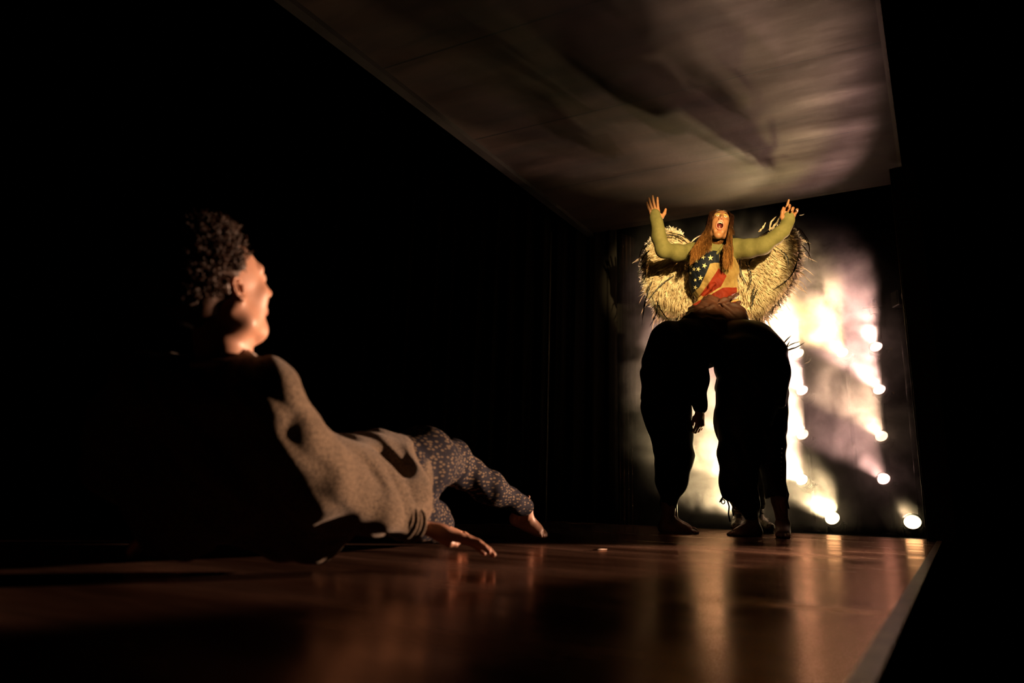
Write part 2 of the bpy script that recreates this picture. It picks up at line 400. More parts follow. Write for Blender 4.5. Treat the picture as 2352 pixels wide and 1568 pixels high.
def head_solid(T, vox=0.0026, jaw_open=0.0, mw=1.0, ch=0.0, neck=(0, -0.05, -0.17), nr=0.052, male=True):
    j = jaw_open
    P = [EL((0, -0.014, 0.034), (0.0765, 0.096, 0.090), 0.02),
         EL((0, 0.030, 0.0), (0.062, 0.066, 0.085), 0.03),
         EL((0, 0.030, -0.045 - j * 0.3), (0.050, 0.058, 0.055 + j * 0.3), 0.03)]
    for s in (-1, 1):
        P += [RC((s * 0.060, -0.008, -0.035), (s * (0.052 - 0.25 * j), 0.008, -0.072 - j * 0.5), 0.018, 0.017, 0.03),
              RC((s * (0.052 - 0.25 * j), 0.008, -0.072 - j * 0.5), (s * 0.014, 0.068 + ch - 0.6 * j, -0.100 - j * 0.8), 0.018, 0.016 - 0.12 * j, 0.03 - 0.4 * j),
              EL((s * 0.041, 0.064, -0.018), (0.019, 0.020, 0.018), 0.02),
              RC((s * 0.012, 0.088, 0.030), (s * 0.045, 0.074, 0.032), 0.009, 0.009, 0.015),
              EL((s * 0.046, 0.035, -0.045 - j * 0.4), (0.014, 0.030, 0.03), 0.02)]
    P += [RC((0, 0.060 + ch - 0.3 * j, -0.103 - j * 0.8), (0, 0.074 + ch - 0.75 * j, -0.098 - j * 0.8), 0.017 - 0.18 * j, 0.015 - 0.18 * j, 0.03 - 0.5 * j)]
    for s in (-1, 1): P.append(EL((s * 0.031, 0.099, 0.012), (0.017, 0.013, 0.011), 0.012, op='s'))
    for s in (-1, 1): P.append(EL((s * 0.031, 0.082, 0.011), (0.0125, 0.0125, 0.0125), 0.002))
    for s in (-1, 1): P.append(RC((s * 0.020, 0.090, 0.0165), (s * 0.042, 0.086, 0.0165), 0.0035, 0.003, 0.004))
    P += [RC((0, 0.091, 0.022), (0, 0.112, -0.020), 0.008, 0.009, 0.012), EL((0, 0.113, -0.023), (0.010, 0.010, 0.0085), 0.008)]
    for s in (-1, 1):
        P.append(EL((s * 0.012, 0.103, -0.027), (0.0075, 0.009, 0.007), 0.006))
        P.append(EL((s * 0.007, 0.106, -0.034), (0.004, 0.005, 0.005), 0.003, op='s'))
    # mouth
    if j > 0:
        P.append(EL((0, 0.042, -0.098 - j * 0.8), (0.027, 0.026, 0.020), 0.02))
        for s in (-1, 1): P.append(RC((s * 0.040, 0.058, -0.030), (s * 0.030, 0.060, -0.085 - j * 0.5), 0.010, 0.012, 0.02))
        P.append(EL((0, 0.085, -0.052 - j * 0.55), (0.022 * mw, 0.036, 0.014 + j * 0.55), 0.008, op='s'))
        n = 20; ring = []
        for i in range(n):
            a = 2 * PI * i / n; zz = (0.0155 + j * 0.56) * math.sin(a)
            ring.append((0.0235 * mw * math.cos(a), 0.0945 - 0.012 * abs(math.cos(a)) ** 2 + (-0.012 * (-math.sin(a)) if math.sin(a) < 0 else 0), -0.052 - j * 0.55 + zz))
        for i in range(n): P.append(RC(ring[i], ring[(i + 1) % n], 0.0045, 0.0045, 0.005))
    else:
        for s in (-1, 1):
            P.append(RC((0, 0.099, -0.054), (s * 0.023, 0.087, -0.057), 0.0052, 0.003, 0.005))
            P.append(RC((0, 0.097, -0.064), (s * 0.020, 0.087, -0.060), 0.006, 0.003, 0.005))
    # ears
    for s in (-1, 1):
        P.append(EL((s * 0.074, -0.010, -0.002), (0.008, 0.012, 0.020), 0.006))
        rim = [(q[0] * 0.74, q[1] * 0.76 - 0.003) for q in ((-0.002, 0.020), (-0.008, 0.029), (-0.020, 0.030), (-0.029, 0.020), (-0.030, 0.004), (-0.024, -0.012), (-0.014, -0.024), (-0.005, -0.030), (0.000, -0.024))]
        for i in range(len(rim) - 1):
            a, b = rim[i], rim[i + 1]
            P.append(RC((s * (0.083 + 0.25 * max(0, -a[0])), a[0], a[1]), (s * (0.083 + 0.25 * max(0, -b[0])), b[0], b[1]), 0.0034, 0.0034, 0.003))
        P.append(EL((s * 0.080, -0.003, -0.024), (0.004, 0.006, 0.007), 0.004))
        P.append(EL((s * 0.087, -0.010, -0.001), (0.008, 0.0065, 0.011), 0.003, op='s'))
        P.append(RC((s * 0.082, -0.014, 0.011), (s * 0.082, -0.010, -0.010), 0.0025, 0.0025, 0.002))
        P.append(RC((s * 0.082, 0.002, 0.002), (s * 0.082, 0.001, -0.010), 0.004, 0.004, 0.003))
    P += [RC((0, -0.022, -0.045), neck, nr, nr * 1.06, 0.03), ]
    if male: P += [RC((0, 0.012, -0.085 - j * 0.4), (0, neck[1] + 0.05, neck[2] + 0.02), 0.022, 0.02, 0.03)]
    for s in (-1, 1): P.append(RC((s * 0.055, -0.025, -0.04), (s * 0.012, neck[1] + 0.052, neck[2] + 0.005), 0.014, 0.011, 0.022))
    return solid(P, vox, T=T)

def hand_solid(T, side=1, curl=(20, 20, 20, 20), spread=(8, 2, -4, -12), thumb=((0.040, 0.004, 0.042), (0.062, 0.008, 0.070), (0.074, 0.008, 0.096)), vox=0.0024, scale=1.0, wrist=0.05, wr=0.026):
    """wrist at the origin, fingers along +z, thumb on the +x*side, palm facing +y"""
    s = side; P = []
    bx = (0.029, 0.010, -0.010, -0.028); bz = (0.086, 0.090, 0.085, 0.076)
    ln = ((0.042, 0.025, 0.020), (0.046, 0.029, 0.021), (0.041, 0.027, 0.020), (0.032, 0.020, 0.018))
    fl = ((0, 1, 0), 0.62)
    for i in range(4):
        P.append(RC((s * bx[i] * 0.55, 0, 0.012), (s * bx[i], 0, bz[i]), 0.018, 0.0125, 0.012, fl))
    P.append(RC((0, 0, -wrist), (0, 0, 0.01), wr, wr * 0.95, 0.02, ((0, 1, 0), 0.75)))
    P.append(RC((s * 0.014, 0.006, 0.018), (s * 0.030, 0.008, 0.048), 0.016, 0.014, 0.012))
    P.append(RC((-s * 0.020, 0.006, 0.02), (-s * 0.024, 0.005, 0.055), 0.013, 0.011, 0.012))
    for i in range(4):
        p = Vector((s * bx[i], 0, bz[i])); c = curl[i] if isinstance(curl[i], (tuple, list)) else (curl[i] * 0.6, curl[i], curl[i] * 0.7)
        an = 0.0; sp = math.radians(spread[i]); pts = [p]; rr = [0.0098, 0.0088, 0.0078, 0.0066]
        for q in range(3):
            an += math.radians(c[q]); d = Vector((s * math.sin(sp) * math.cos(an), math.sin(an), math.cos(sp) * math.cos(an)))
            pts.append(pts[-1] + d * ln[i][q])
        P += chain(pts, rr, 0.0035)
    tp = [(s * 0.020, 0.004, 0.022)] + [(s * q[0], q[1], q[2]) for q in thumb]
    P += chain(tp, [0.0155, 0.0125, 0.0105, 0.0080], 0.006)
    return solid(P, vox, T=T @ Matrix.Scale(scale, 4) if scale != 1 else T)

def foot_solid(T, vox=0.0035, side=1, shin=0.12, sr_=0.036, scale=1.0):
    """ankle joint at the origin, toes along +y, sole at z = -0.075"""
    s = side
    P = [RC((0, -0.012, shin), (0, -0.005, 0.0), sr_, 0.034, 0.03), EL((0, -0.035, -0.042), (0.029, 0.036, 0.034), 0.03),
         RC((0, 0.0, -0.012), (s * -0.006, 0.085, -0.045), 0.034, 0.022, 0.035), RC((s * 0.012, -0.03, -0.052), (s * 0.028, 0.095, -0.060), 0.023, 0.016, 0.03),
         RC((s * -0.010, 0.02, -0.045), (s * -0.020, 0.110, -0.057), 0.026, 0.018, 0.03), RC((0, 0.03, -0.045), (s * 0.004, 0.105, -0.055), 0.028, 0.019, 0.03)]
    for sx in (-1, 1): P.append(EL((sx * 0.030, 0.0, 0.0), (0.012, 0.013, 0.014), 0.012))
    toes = ((-0.029, 0.118, 0.044, 0.0125), (-0.008, 0.125, 0.036, 0.0095), (0.007, 0.120, 0.032, 0.009), (0.021, 0.112, 0.028, 0.0085), (0.034, 0.100, 0.024, 0.008))
    for x, y, l, r in toes:
        P.append(RC((s * x, y - 0.015, -0.060), (s * x, y + l * 0.45, -0.060), r, r * 1.02, 0.006)); P.append(RC((s * x, y + l * 0.45, -0.060), (s * x, y + l * 0.85, -0.066), r, r * 0.9, 0.004))
    # tendons
    P.append(RC((s * -0.006, 0.02, 0.002), (s * -0.026, 0.115, -0.043), 0.006, 0.004, 0.008))
    P.append(RC((0, -0.030, 0.09), (0, -0.045, -0.02), 0.008, 0.012, 0.02))
    return solid(P, vox, T=T @ Matrix.Scale(scale, 4) if scale != 1 else T)
# ------------------------------------------------------------------ back lights
M_BODY = material('fixture_black', (0.018, 0.017, 0.016), 0.4, 0.2, color2=(0.03, 0.027, 0.025), scale=30)
def lens_mat(name, color, s):
    return material(name, (0.8, 0.8, 0.8), 0.2, emit=color, es=s)
PINK = (1.0, 0.53, 0.43); AMB = (1.0, 0.71, 0.36); WARM = (1.0, 0.61, 0.38); YEL = (1.0, 0.70, 0.28)
PW = 4.2
LM = {c: lens_mat('lit_lens_%d' % i, c, 6) for i, c in enumerate((PINK, AMB, WARM, YEL))}
def place_mat(loc, d, up=Vector((0, 0, 1))):
    q = Vector(d).normalized().to_track_quat('Z', 'Y')
    return Matrix.Translation(loc) @ q.to_matrix().to_4x4()
def fixture(p, color, power, aim, deg, label, r=0.045, pipe=None, group=None, blend=0.5):
    floor = pipe is None; d = Vector(aim).normalized()
    root = empty('stage_light', p - Vector((0, 0, r + 0.03)), label, 'stage light', group)
    T = place_mat(p, d)
    mb = MB()
    mb.lathe([(0, -0.17), (r * 0.55, -0.168), (r * 0.8, -0.15), (r * 1.0, -0.12), (r * 1.04, -0.03), (r * 1.22, -0.028), (r * 1.22, 0.012), (r * 1.06, 0.012), (r * 1.06, -0.004)], T, 28)
    for k in range(5):
        z = -0.14 + k * 0.02; mb.lathe([(r * 0.9, z), (r * 1.12, z), (r * 1.12, z + 0.006), (r * 0.9, z + 0.006)], T, 28)
    mb.build('housing', M_BODY, root, True)
    mb = MB(); mb.lathe([(0, 0.006), (r * 0.5, 0.004), (r * 0.9, -0.001), (r * 1.05, -0.003)], T, 32)
    mb.build('lens', LM[color], root, True)
    # yoke in a vertical plane through the housing
    side = d.cross(Vector((0, 0, 1))).normalized()
    c = p - d * 0.08; dn = Vector((0, 0, -1)) if floor else Vector((pipe[0] - c.x, pipe[1] - c.y, 0)).normalized()
    L = c.z + 0.026 if floor else Vector((pipe[0] - c.x, pipe[1] - c.y, 0)).length - 0.022
    mb = MB()
    pts = [c + side * (r * 1.22)] ; a = c + side * (r * 1.3); b2 = c - side * (r * 1.3)
    mb.tube([a, a + dn * L * 0.9, a + dn * L - side * 0.01, b2 + dn * L + side * 0.01, b2 + dn * L * 0.9, b2], 0.005, 8)
    mb.build('yoke', M_METAL, root, True)
    for s in (1, -1):
        mb = MB(); q = c + side * s * (r * 1.3); mb.tube([q - side * s * 0.008, q + side * s * 0.014], 0.012, 10)
        mb.build('knob', M_METAL, root, True)
    if not floor:
        e = c + dn * L
        mb = MB(); mb.box((-0.02, -0.02, -0.03), (0.02, 0.02, 0.03), Matrix.Translation(e + dn * 0.005), bev=0.004)
        mb.build('clamp', M_METAL, root)
    l = spot('spot_lamp', p + d * 0.02, p + d * 2, color, power * PW, deg, blend, r * 0.7)
    l.parent = root; l.location = (p + d * 0.02) - root.location
    return root, p

AIM = (-0.62, -0.64, 0.34)
FX = [  # px, py, depth, colour, power, aim, cone, where
 (2013, 797, 5.5, PINK, 46, AIM, 38, 'topmost lit spotlight of the right hand column of stage lights'),
 (2020, 895, 5.5, PINK, 45, AIM, 34, 'second lit spotlight from the top in the right hand column'),
 (2025, 1002, 5.5, WARM, 30, AIM, 34, 'third lit spotlight down the right hand column, above the weakest beam'),
 (2030, 1100, 5.5, PINK, 14, AIM, 32, 'lowest spotlight of the right hand column, with a weak short beam'),
 (1935, 810, 5.7, YEL, 55, (-0.66, -0.68, 0.26), 44, 'lit yellowish spotlight between the two columns, level with their tops'),
 (1834, 812, 5.6, AMB, 80, AIM, 46, 'lit spotlight beside the bent back of the right performer, topmost of the middle column'),
 (1843, 897, 5.6, PINK, 66, AIM, 44, 'second lit spotlight down the middle column beside the hip of the right performer'),
 (1844, 998, 5.6, WARM, 66, AIM, 44, 'third lit spotlight down the middle column beside the knee of the right performer'),
 (1842, 1102, 5.6, WARM, 60, AIM, 44, 'lowest lit spotlight of the middle column beside the shin of the right performer'),
 (1690, 1005, 5.7, WARM, 45, AIM, 38, 'lit spotlight hidden behind the thighs of the right performer'),
 (1695, 1105, 5.7, AMB, 45, AIM, 38, 'lit spotlight hidden behind the knees of the right performer'),
 (1685, 900, 5.7, PINK, 30, AIM, 34, 'lit spotlight hidden behind the hips of the right performer'),
]
# each column of lights hangs on its own upright pipe
def stand(x, y, top, label, feet=True):
    root = empty('lighting_stand', (x, y, -0.03), label, 'lighting stand', 'upright pipes of the stage lights')
    mb = MB(); mb.tube([(x, y, -0.025), (x, y, top)], 0.017, 12); mb.build('pole', M_METAL, root, True)
    mb = MB(); mb.lathe([(0, 0), (0.085, 0), (0.085, 0.012), (0.03, 0.016), (0.026, 0.05), (0, 0.05)], Matrix.Translation((x, y, -0.03)), 24); mb.build('base_plate', M_METAL, root, True)
    return root
cols = {}
for q in FX:
    k = 'A' if q[0] > 1990 else 'D' if q[0] > 1900 else 'B' if q[0] > 1800 else 'C'
    cols.setdefault(k, []).append((q, at(q[0], q[1], q[2])))
SLAB = {'A': ('black upright pipe carrying the right hand column of lit spotlights', 1.95), 'B': ('black upright pipe carrying the middle column of lit spotlights', 1.75),
        'C': ('black upright pipe carrying the spotlights hidden behind the right performer', 1.6), 'D': ('black upright pipe carrying the single yellowish spotlight', 1.62)}
PIPE = {}
for k, L_ in cols.items():
    mx_ = sum(p.x for _, p in L_) / len(L_); my_ = sum(p.y for _, p in L_) / len(L_)
    d_ = Vector(AIM); pipe = (mx_ - d_.x * 0.11 + 0.05, my_ - d_.y * 0.11 + 0.10); PIPE[k] = pipe
    stand(pipe[0], pipe[1], SLAB[k][1], SLAB[k][0])
    for q, p in L_: fixture(p, q[3], q[4], q[5], q[6], q[7], 0.046, pipe)
fixture(at(1912, 1190, 5.05), AMB, 40, (-0.56, -0.68, 0.40), 40, 'lit floor spotlight in the middle of the back edge of the stage', 0.048)
fixture(at(2096, 1199, 4.75), AMB, 22, (-0.50, -0.74, 0.42), 34, 'lit floor spotlight at the far right corner of the stage', 0.050)
fixture(at(1735, 1183, 5.3), AMB, 40, (-0.58, -0.68, 0.36), 44, 'lit floor spotlight behind the shiny boots', 0.048)

# ------------------------------------------------------------------ haze behind the performers
def haze():
    m = bpy.data.materials.new('haze'); m.use_nodes = True; t = NT(m)
    t.n.remove(t.n['Principled BSDF']); out = t.n['Material Output']
    sc = t.new('VolumeScatter'); sc.inputs['Color'].default_value = (1, 1, 1, 1); sc.inputs['Anisotropy'].default_value = 0.55
    t.l(sc.outputs[0], out.inputs['Volume'])
    tc = t.new('TexCoord')
    wn = t.new('TexNoise', i_Scale=1.7, i_Detail=5.0); t.l(tc.outputs['Object'], wn.inputs['Vector'])
    wv = t.new('VectorMath', operation='MULTIPLY_ADD'); t.l(wn.outputs['Color'], wv.inputs[0]); wv.inputs[1].default_value = (1.3, 1.3, 1.3)
    t.l(tc.outputs['Object'], wv.inputs[2])
    n1 = t.new('TexNoise', i_Scale=3.4, i_Detail=8.0, i_Roughness=0.60); t.l(wv.outputs[0], n1.inputs['Vector'])
    mr = t.new('MapRange'); mr.inputs['From Min'].default_value = 0.46; mr.inputs['From Max'].default_value = 0.63
    mr.inputs['To Min'].default_value = 0.14; mr.inputs['To Max'].default_value = 2.2
    t.l(n1.outputs[0], mr.inputs['Value'])
    # the haze thins out towards the edges of the space it drifts in
    lo, hi = (0.75, 4.60, -0.02), (3.5, 6.3, 2.36)
    sx = t.new('SeparateXYZ'); t.l(tc.outputs['Object'], sx.inputs[0]); val = mr.outputs[0]
    for i, (a, b, wa, wb) in enumerate(((lo[0], hi[0], 0.55, 0.35), (lo[1], hi[1], 0.15, 0.4), (lo[2], hi[2], 0.14, 0.85))):
        for (c0, c1) in ((a, a + wa), (b, b - wb)):
            r = t.new('MapRange', interpolation_type='SMOOTHSTEP'); r.inputs['From Min'].default_value = c0; r.inputs['From Max'].default_value = c1
            t.l(sx.outputs[i], r.inputs['Value']); q = t.new('Math', operation='MULTIPLY'); t.l(val, q.inputs[0]); t.l(r.outputs[0], q.inputs[1]); val = q.outputs[0]
    t.l(val, sc.inputs['Density'])
    mb = MB(); mb.box(lo, hi)
    o = mb.build('haze', m)
    m.cycles.homogeneous_volume = False; m.cycles.volume_step_rate = 0.34 if hasattr(m.cycles, 'volume_step_rate') else 1
    tag(o, 'thin warm stage haze drifting through the beams behind the performers', 'haze', kind='stuff')
haze()
# ------------------------------------------------------------------ people: materials
M_SKIN = material('skin', (0.60, 0.33, 0.22), 0.45, color2=(0.68, 0.38, 0.26), scale=30, bump=0.04, sss=0.15)
M_LIPS = material('lips', (0.50, 0.20, 0.14), 0.4)
M_EYE = material('eye_white', (0.75, 0.72, 0.66), 0.15)
M_IRIS = material('iris', (0.06, 0.045, 0.03), 0.15)
M_TEETH = material('teeth', (0.85, 0.80, 0.68), 0.2)
M_MOUTH = material('mouth_inside', (0.12, 0.015, 0.012), 0.4)
M_TONGUE = material('tongue', (0.50, 0.17, 0.13), 0.3)
M_HAIRDK = material('dark_brown_hair', (0.028, 0.012, 0.006), 0.45, spec=0.4, color2=(0.07, 0.030, 0.014), scale=40)
M_NAIL = material('nail', (0.70, 0.45, 0.36), 0.25)

def knit_material():
    m = bpy.data.materials.new('grey_brown_knit'); m.use_nodes = True; t = NT(m); b = t.n['Principled BSDF']
    tc = t.new('TexCoord'); n1 = t.new('TexNoise', i_Scale=200.0, i_Detail=3.0, i_Roughness=0.7); t.l(tc.outputs['Object'], n1.inputs['Vector'])
    r = t.new('ValToRGB'); r.color_ramp.elements[0].color = (0.035, 0.024, 0.013, 1); r.color_ramp.elements[1].color = (0.29, 0.22, 0.145, 1)
    r.color_ramp.elements[0].position = 0.34; r.color_ramp.elements[1].position = 0.66
    t.l(n1.outputs[0], r.inputs[0]); t.l(r.outputs[0], b.inputs['Base Color'])
    b.inputs['Roughness'].default_value = 0.95; b.inputs['Specular IOR Level'].default_value = 0.1
    b.inputs['Sheen Weight'].default_value = 0.25; b.inputs['Sheen Roughness'].default_value = 0.5
    bp = t.new('Bump', i_Strength=0.8, i_Distance=0.004); t.l(n1.outputs[0], bp.inputs['Height']); t.l(bp.outputs[0], b.inputs['Normal'])
    return m
M_KNIT = knit_material()
def jeans_material():
    """navy cloth printed with short tan dashes"""
    m = bpy.data.materials.new('navy_dash_print'); m.use_nodes = True; t = NT(m); b = t.n['Principled BSDF']
    tc = t.new('TexCoord'); mp = t.new('Mapping'); mp.inputs['Rotation'].default_value = (0.3, 0.5, -0.9); mp.inputs['Scale'].default_value = (46, 46, 105)
    t.l(tc.outputs['Object'], mp.inputs[0])
    v = t.new('TexVoronoi', i_Scale=1.0, i_Randomness=0.75); t.l(mp.outputs[0], v.inputs['Vector'])
    r = t.new('ValToRGB'); r.color_ramp.elements[0].color = (0.17, 0.13, 0.085, 1); r.color_ramp.elements[1].color = (0.004, 0.0055, 0.016, 1)
    r.color_ramp.elements[0].position = 0.30; r.color_ramp.elements[1].position = 0.40
    t.l(v.outputs['Distance'], r.inputs[0]); t.l(r.outputs[0], b.inputs['Base Color']); b.inputs['Roughness'].default_value = 0.85; b.inputs['Specular IOR Level'].default_value = 0.12
    return m
M_JEANS = jeans_material()

def person(loc, label, group=None):
    return empty('person', loc, label, 'person', group)

# ------------------------------------------------------------------ the reclining man in front
def man():
    hd = at(503, 668, 1.38)
    root = person((hd.x + 0.2, 1.7, 0.0), 'reclining man in knitted sweater and patterned trousers, propped on one arm, seen from behind')
    fa = math.radians(53); tl = math.radians(23)
    f = Vector((math.cos(fa) * math.cos(tl), math.sin(fa) * math.cos(tl), math.sin(tl)))
    up = Vector((0.02, -0.05, 1))
    T = frame(hd, f, up)
    nb = at(510, 835, 1.40)                                       # base of the neck
    nl = T.inverted() @ nb
    head = head_solid(T @ Matrix.Scale(1.0, 4), 0.0026, neck=tuple(nl), nr=0.047, ch=-0.008)
    # right arm (nearer the lit side), wrist and hand on the deck
    sh_r = at(612, 902, 1.37); el_r = at(722, 1120, 1.52); wr_r = at(962, 1208, 1.80); tip = at(1172, 1266, 1.93)
    sh_l = at(350, 890, 1.46)
    hz = (tip - wr_r).normalized()
    hy = Vector((0.0, -0.1, -1)); hy = (hy - hz * hy.dot(hz)).normalized(); hx = hy.cross(hz)
    TH = Matrix((hx, hy, hz)).transposed().to_4x4(); TH.translation = wr_r + hz * 0.05
    hand = hand_solid(TH, side=-1, curl=((4, 12, 8), (4, 12, 8), (6, 12, 8), (8, 14, 8)), spread=(7, 1, -5, -12), vox=0.0026, wrist=0.085, wr=0.024, thumb=((0.038, 0.010, 0.040), (0.052, 0.014, 0.066), (0.058, 0.012, 0.090)))
    # left arm behind the back, flat on the deck
    el_l = at(260, 1060, 1.60); wr_l = at(420, 1205, 1.78)
    TL = frame(wr_l, (0.1, 0, -1), (0, 0, 0)) if False else None
    lz = Vector((-0.75, 0.25, -0.25)).normalized(); ly = Vector((0, 0, -1)); ly = (ly - lz * ly.dot(lz)).normalized(); lx = ly.cross(lz)
    TL = Matrix((lx, ly, lz)).transposed().to_4x4(); TL.translation = wr_l
    handl = hand_solid(TL, side=1, vox=0.003, wrist=0.06)
    # upper leg: foot turned away, toes pointing right
    an = at(1208, 1180, 2.92)
    TF = frame(an, (0.90, 0.25, -0.36), (0.35, -0.35, 0.9))
    foot1 = foot_solid(TF, 0.003, side=1, shin=0.02, scale=0.80)
    an2 = at(1012, 1212, 2.40)
    TF2 = frame(an2, (0.85, 0.1, -0.15), (-0.1, -0.75, 0.5))
    foot2 = foot_solid(TF2, 0.0035, side=1, shin=0.08, scale=0.62)
    kn1 = at(1035, 1060, 2.50); kn2 = at(1000, 1205, 2.62)
    pe = at(880, 1095, 2.0)
    core = solid([RC(nb + Vector((0, 0.01, -0.05)), at(590, 1010, 1.60), 0.045, 0.05, 0.05), RC(at(590, 1010, 1.60), at(745, 1118, 1.80), 0.05, 0.05, 0.05), RC(at(745, 1118, 1.80), pe, 0.05, 0.055, 0.05), RC(sh_l, sh_r, 0.035, 0.035, 0.04), RC(nb, nb + Vector((0, 0.01, -0.06)), 0.05, 0.06, 0.03)] + chain([sh_r, el_r, wr_r], [0.035, 0.03, 0.024], 0.03) + chain([sh_l, el_l, wr_l], [0.035, 0.03, 0.024], 0.03)
                 + chain([pe, kn1, an + Vector((-0.01, -0.02, 0.03))], [0.08, 0.05, 0.03], 0.03) + chain([pe, kn2, an2], [0.08, 0.05, 0.03], 0.03), 0.010)
    V, F = join_solids([head, hand, handl, foot1, foot2, core])
    # lips and eyes keep their own colour
    C = centers(V[:len(head[0])], head[1]); Ti = np.array((T @ Matrix.Scale(1.0, 4)).inverted()); L = C @ Ti[:3, :3].T + Ti[:3, 3]
    fm = np.zeros(len(F), int)
    lip = (np.abs(L[:, 0]) < 0.024) & (L[:, 1] > 0.086) & (L[:, 2] < -0.050) & (L[:, 2] > -0.068)
    eye = (np.hypot(np.abs(L[:, 0]) - 0.031, L[:, 2] - 0.0115) < 0.0100) & (L[:, 1] > 0.084)
    fm[:len(L)][lip] = 1; fm[:len(L)][eye] = 2
    mesh_obj('body', V, F, [M_SKIN, M_LIPS, M_EYE], root, True, fm)

    # curly hair: many small coils over the skull, one mesh
    rng = random.Random(3); mb = MB(); Ts = T @ Matrix.Scale(1.0, 4)
    cap = solid([EL((0, -0.022, 0.044), (0.081, 0.097, 0.088), 0.01), EL((0, -0.05, 0.0), (0.068, 0.066, 0.07), 0.03),
                 EL((0, 0.078, 0.010), (0.095, 0.066, 0.092), 0.01, op='s')], 0.004, disp=folds(0.004, 160, (0.5, 0.6, 0.7)), T=Ts)
    mb.add(cap[0], cap[1])
    cnt = 0
    while cnt < 1500:
        th = rng.uniform(0, 2 * PI); ph = math.acos(rng.uniform(-0.55, 1.0))
        d = Vector((math.sin(ph) * math.cos(th), math.sin(ph) * math.sin(th), math.cos(ph)))
        p = Vector((d.x * 0.080, -0.022 + d.y * 0.096, 0.040 + d.z * 0.090))
        if p.y > 0.026 and p.z < 0.112: continue            # forehead and face stay clear
        if p.y > 0.008 and p.z < 0.05: continue
        if abs(p.x) > 0.055 and -0.035 < p.y < 0.03 and p.z < 0.035: continue  # ears clear
        if p.z < -0.03 and p.y > -0.06: continue
        cnt += 1
        top = max(0, d.z)
        L = 0.010 + 0.022 * top + rng.uniform(0, 0.014); R = rng.uniform(0.003, 0.0065)
        ax = (d + Vector((rng.uniform(-.5, .5), rng.uniform(-.3, .6), rng.uniform(-.3, .4)))).normalized()
        a = ax.orthogonal().normalized(); b = ax.cross(a); n = 13; tw = rng.choice((-1, 1)) * rng.uniform(5, 9); o0 = rng.uniform(0, 6)
        pts = [p + ax * (L * i / n) + (a * math.cos(o0 + tw * i / n) + b * math.sin(o0 + tw * i / n)) * R * min(1, i / 3) for i in range(n + 1)]
        mb.tube([Ts @ q for q in pts], [0.0017 * (1 - 0.6 * (i / n) ** 2) for i in range(n + 1)], 5, cap=False)
    mb.build('curly_hair', M_HAIRDK, root, True)
    for s in (-1, 1):
        mb = MB()
        pts = [Ts @ Vector((s * (0.016 + 0.030 * i / 6), 0.101 - 0.016 * (i / 6) ** 2 - 0.004, 0.029 + 0.006 * math.sin(PI * i / 6))) for i in range(7)]
        mb.tube(pts, [0.002, 0.0035, 0.004, 0.004, 0.0035, 0.003, 0.0015], 6)
        mb.build('eyebrow', M_HAIRDK, root, True)

    # sweater
    pts_sp = [at(500, 940, 1.47), at(590, 1010, 1.58), at(748, 1108, 1.80), at(862, 1098, 1.98)]
    hem = at(915, 1103, 2.06)
    P = chain(pts_sp, [0.095, 0.115, 0.105, 0.132], 0.07)
    P += [RC(sh_l, sh_r, 0.066, 0.062, 0.06), RC(at(400, 888, 1.45), at(560, 900, 1.42), 0.068, 0.062, 0.05), RC(at(510, 862, 1.41), at(510, 900, 1.42), 0.05, 0.06, 0.04), RC(pts_sp[3], hem, 0.135, 0.095, 0.04)]
    P += chain([sh_r, at(658, 1010, 1.44), el_r, at(850, 1172, 1.66), at(930, 1198, 1.76)], [0.058, 0.052, 0.053, 0.046, 0.034], 0.05)
    P += chain([sh_l, el_l, at(385, 1180, 1.74)], [0.066, 0.060, 0.040], 0.05)
    # loose cloth hanging between the arm and the side
    P += [RC(at(672, 1005, 1.45), at(750, 1110, 1.60), 0.055, 0.072, 0.06), RC(at(760, 1075, 1.62), at(905, 1130, 1.86), 0.065, 0.085, 0.05),
          RC(at(800, 1130, 1.62), at(945, 1165, 1.86), 0.035, 0.045, 0.05)]
    P += [RC(at(500, 1040, 1.55), at(700, 1180, 1.72), 0.14, 0.12, 0.08), RC(at(300, 980, 1.5), at(420, 1180, 1.55), 0.08, 0.10, 0.08)]
    P += [EL(at(892, 1085, 1.81), (0.050, 0.060, 0.066), 0.05, op='s')]
    def disp(Q):
        d = folds(0.008, 42, (0.80, 0.1, 0.42), 0.6)(Q) + folds(0.0045, 95, (0.75, 0.2, 0.45), 2.1)(Q); return d
    V, F = solid(P, 0.0055, disp=disp)
    mesh_obj('knitted_sweater', V, F, M_KNIT, root, True)
    # ribs of the hem and of the cuff, each welt a band
    mb = MB()
    c0 = at(950, 1100, 2.03); ax = (hem - pts_sp[3]).normalized()
    a = Vector((0, 0, 1)); a = (a - ax * a.dot(ax)).normalized(); b = ax.cross(a)
    nR = 96; pr = []
    for j, (off, rr) in enumerate(((-0.045, 0.118), (-0.01, 0.128), (0.02, 0.121), (0.045, 0.116))):
        for k in range(nR * 2):
            an_ = PI * k / nR; r_ = rr + (0.0022 if k % 2 else -0.0022)
            pr.append(hem + ax * (off - 0.02) + (a * math.cos(an_) * 0.93 + b * math.sin(an_)) * r_ * 0.97)
    n2 = nR * 2; fs = []
    for j in range(3):
        for k in range(n2): k2 = (k + 1) % n2; fs.append((j * n2 + k, j * n2 + k2, (j + 1) * n2 + k2, (j + 1) * n2 + k))
    mb.add(pr, fs); mb.build('ribbed_hem', M_KNIT, root, True)
    mb = MB(); w0 = at(918, 1195, 1.745); wd_ = (wr_r - el_r).normalized()
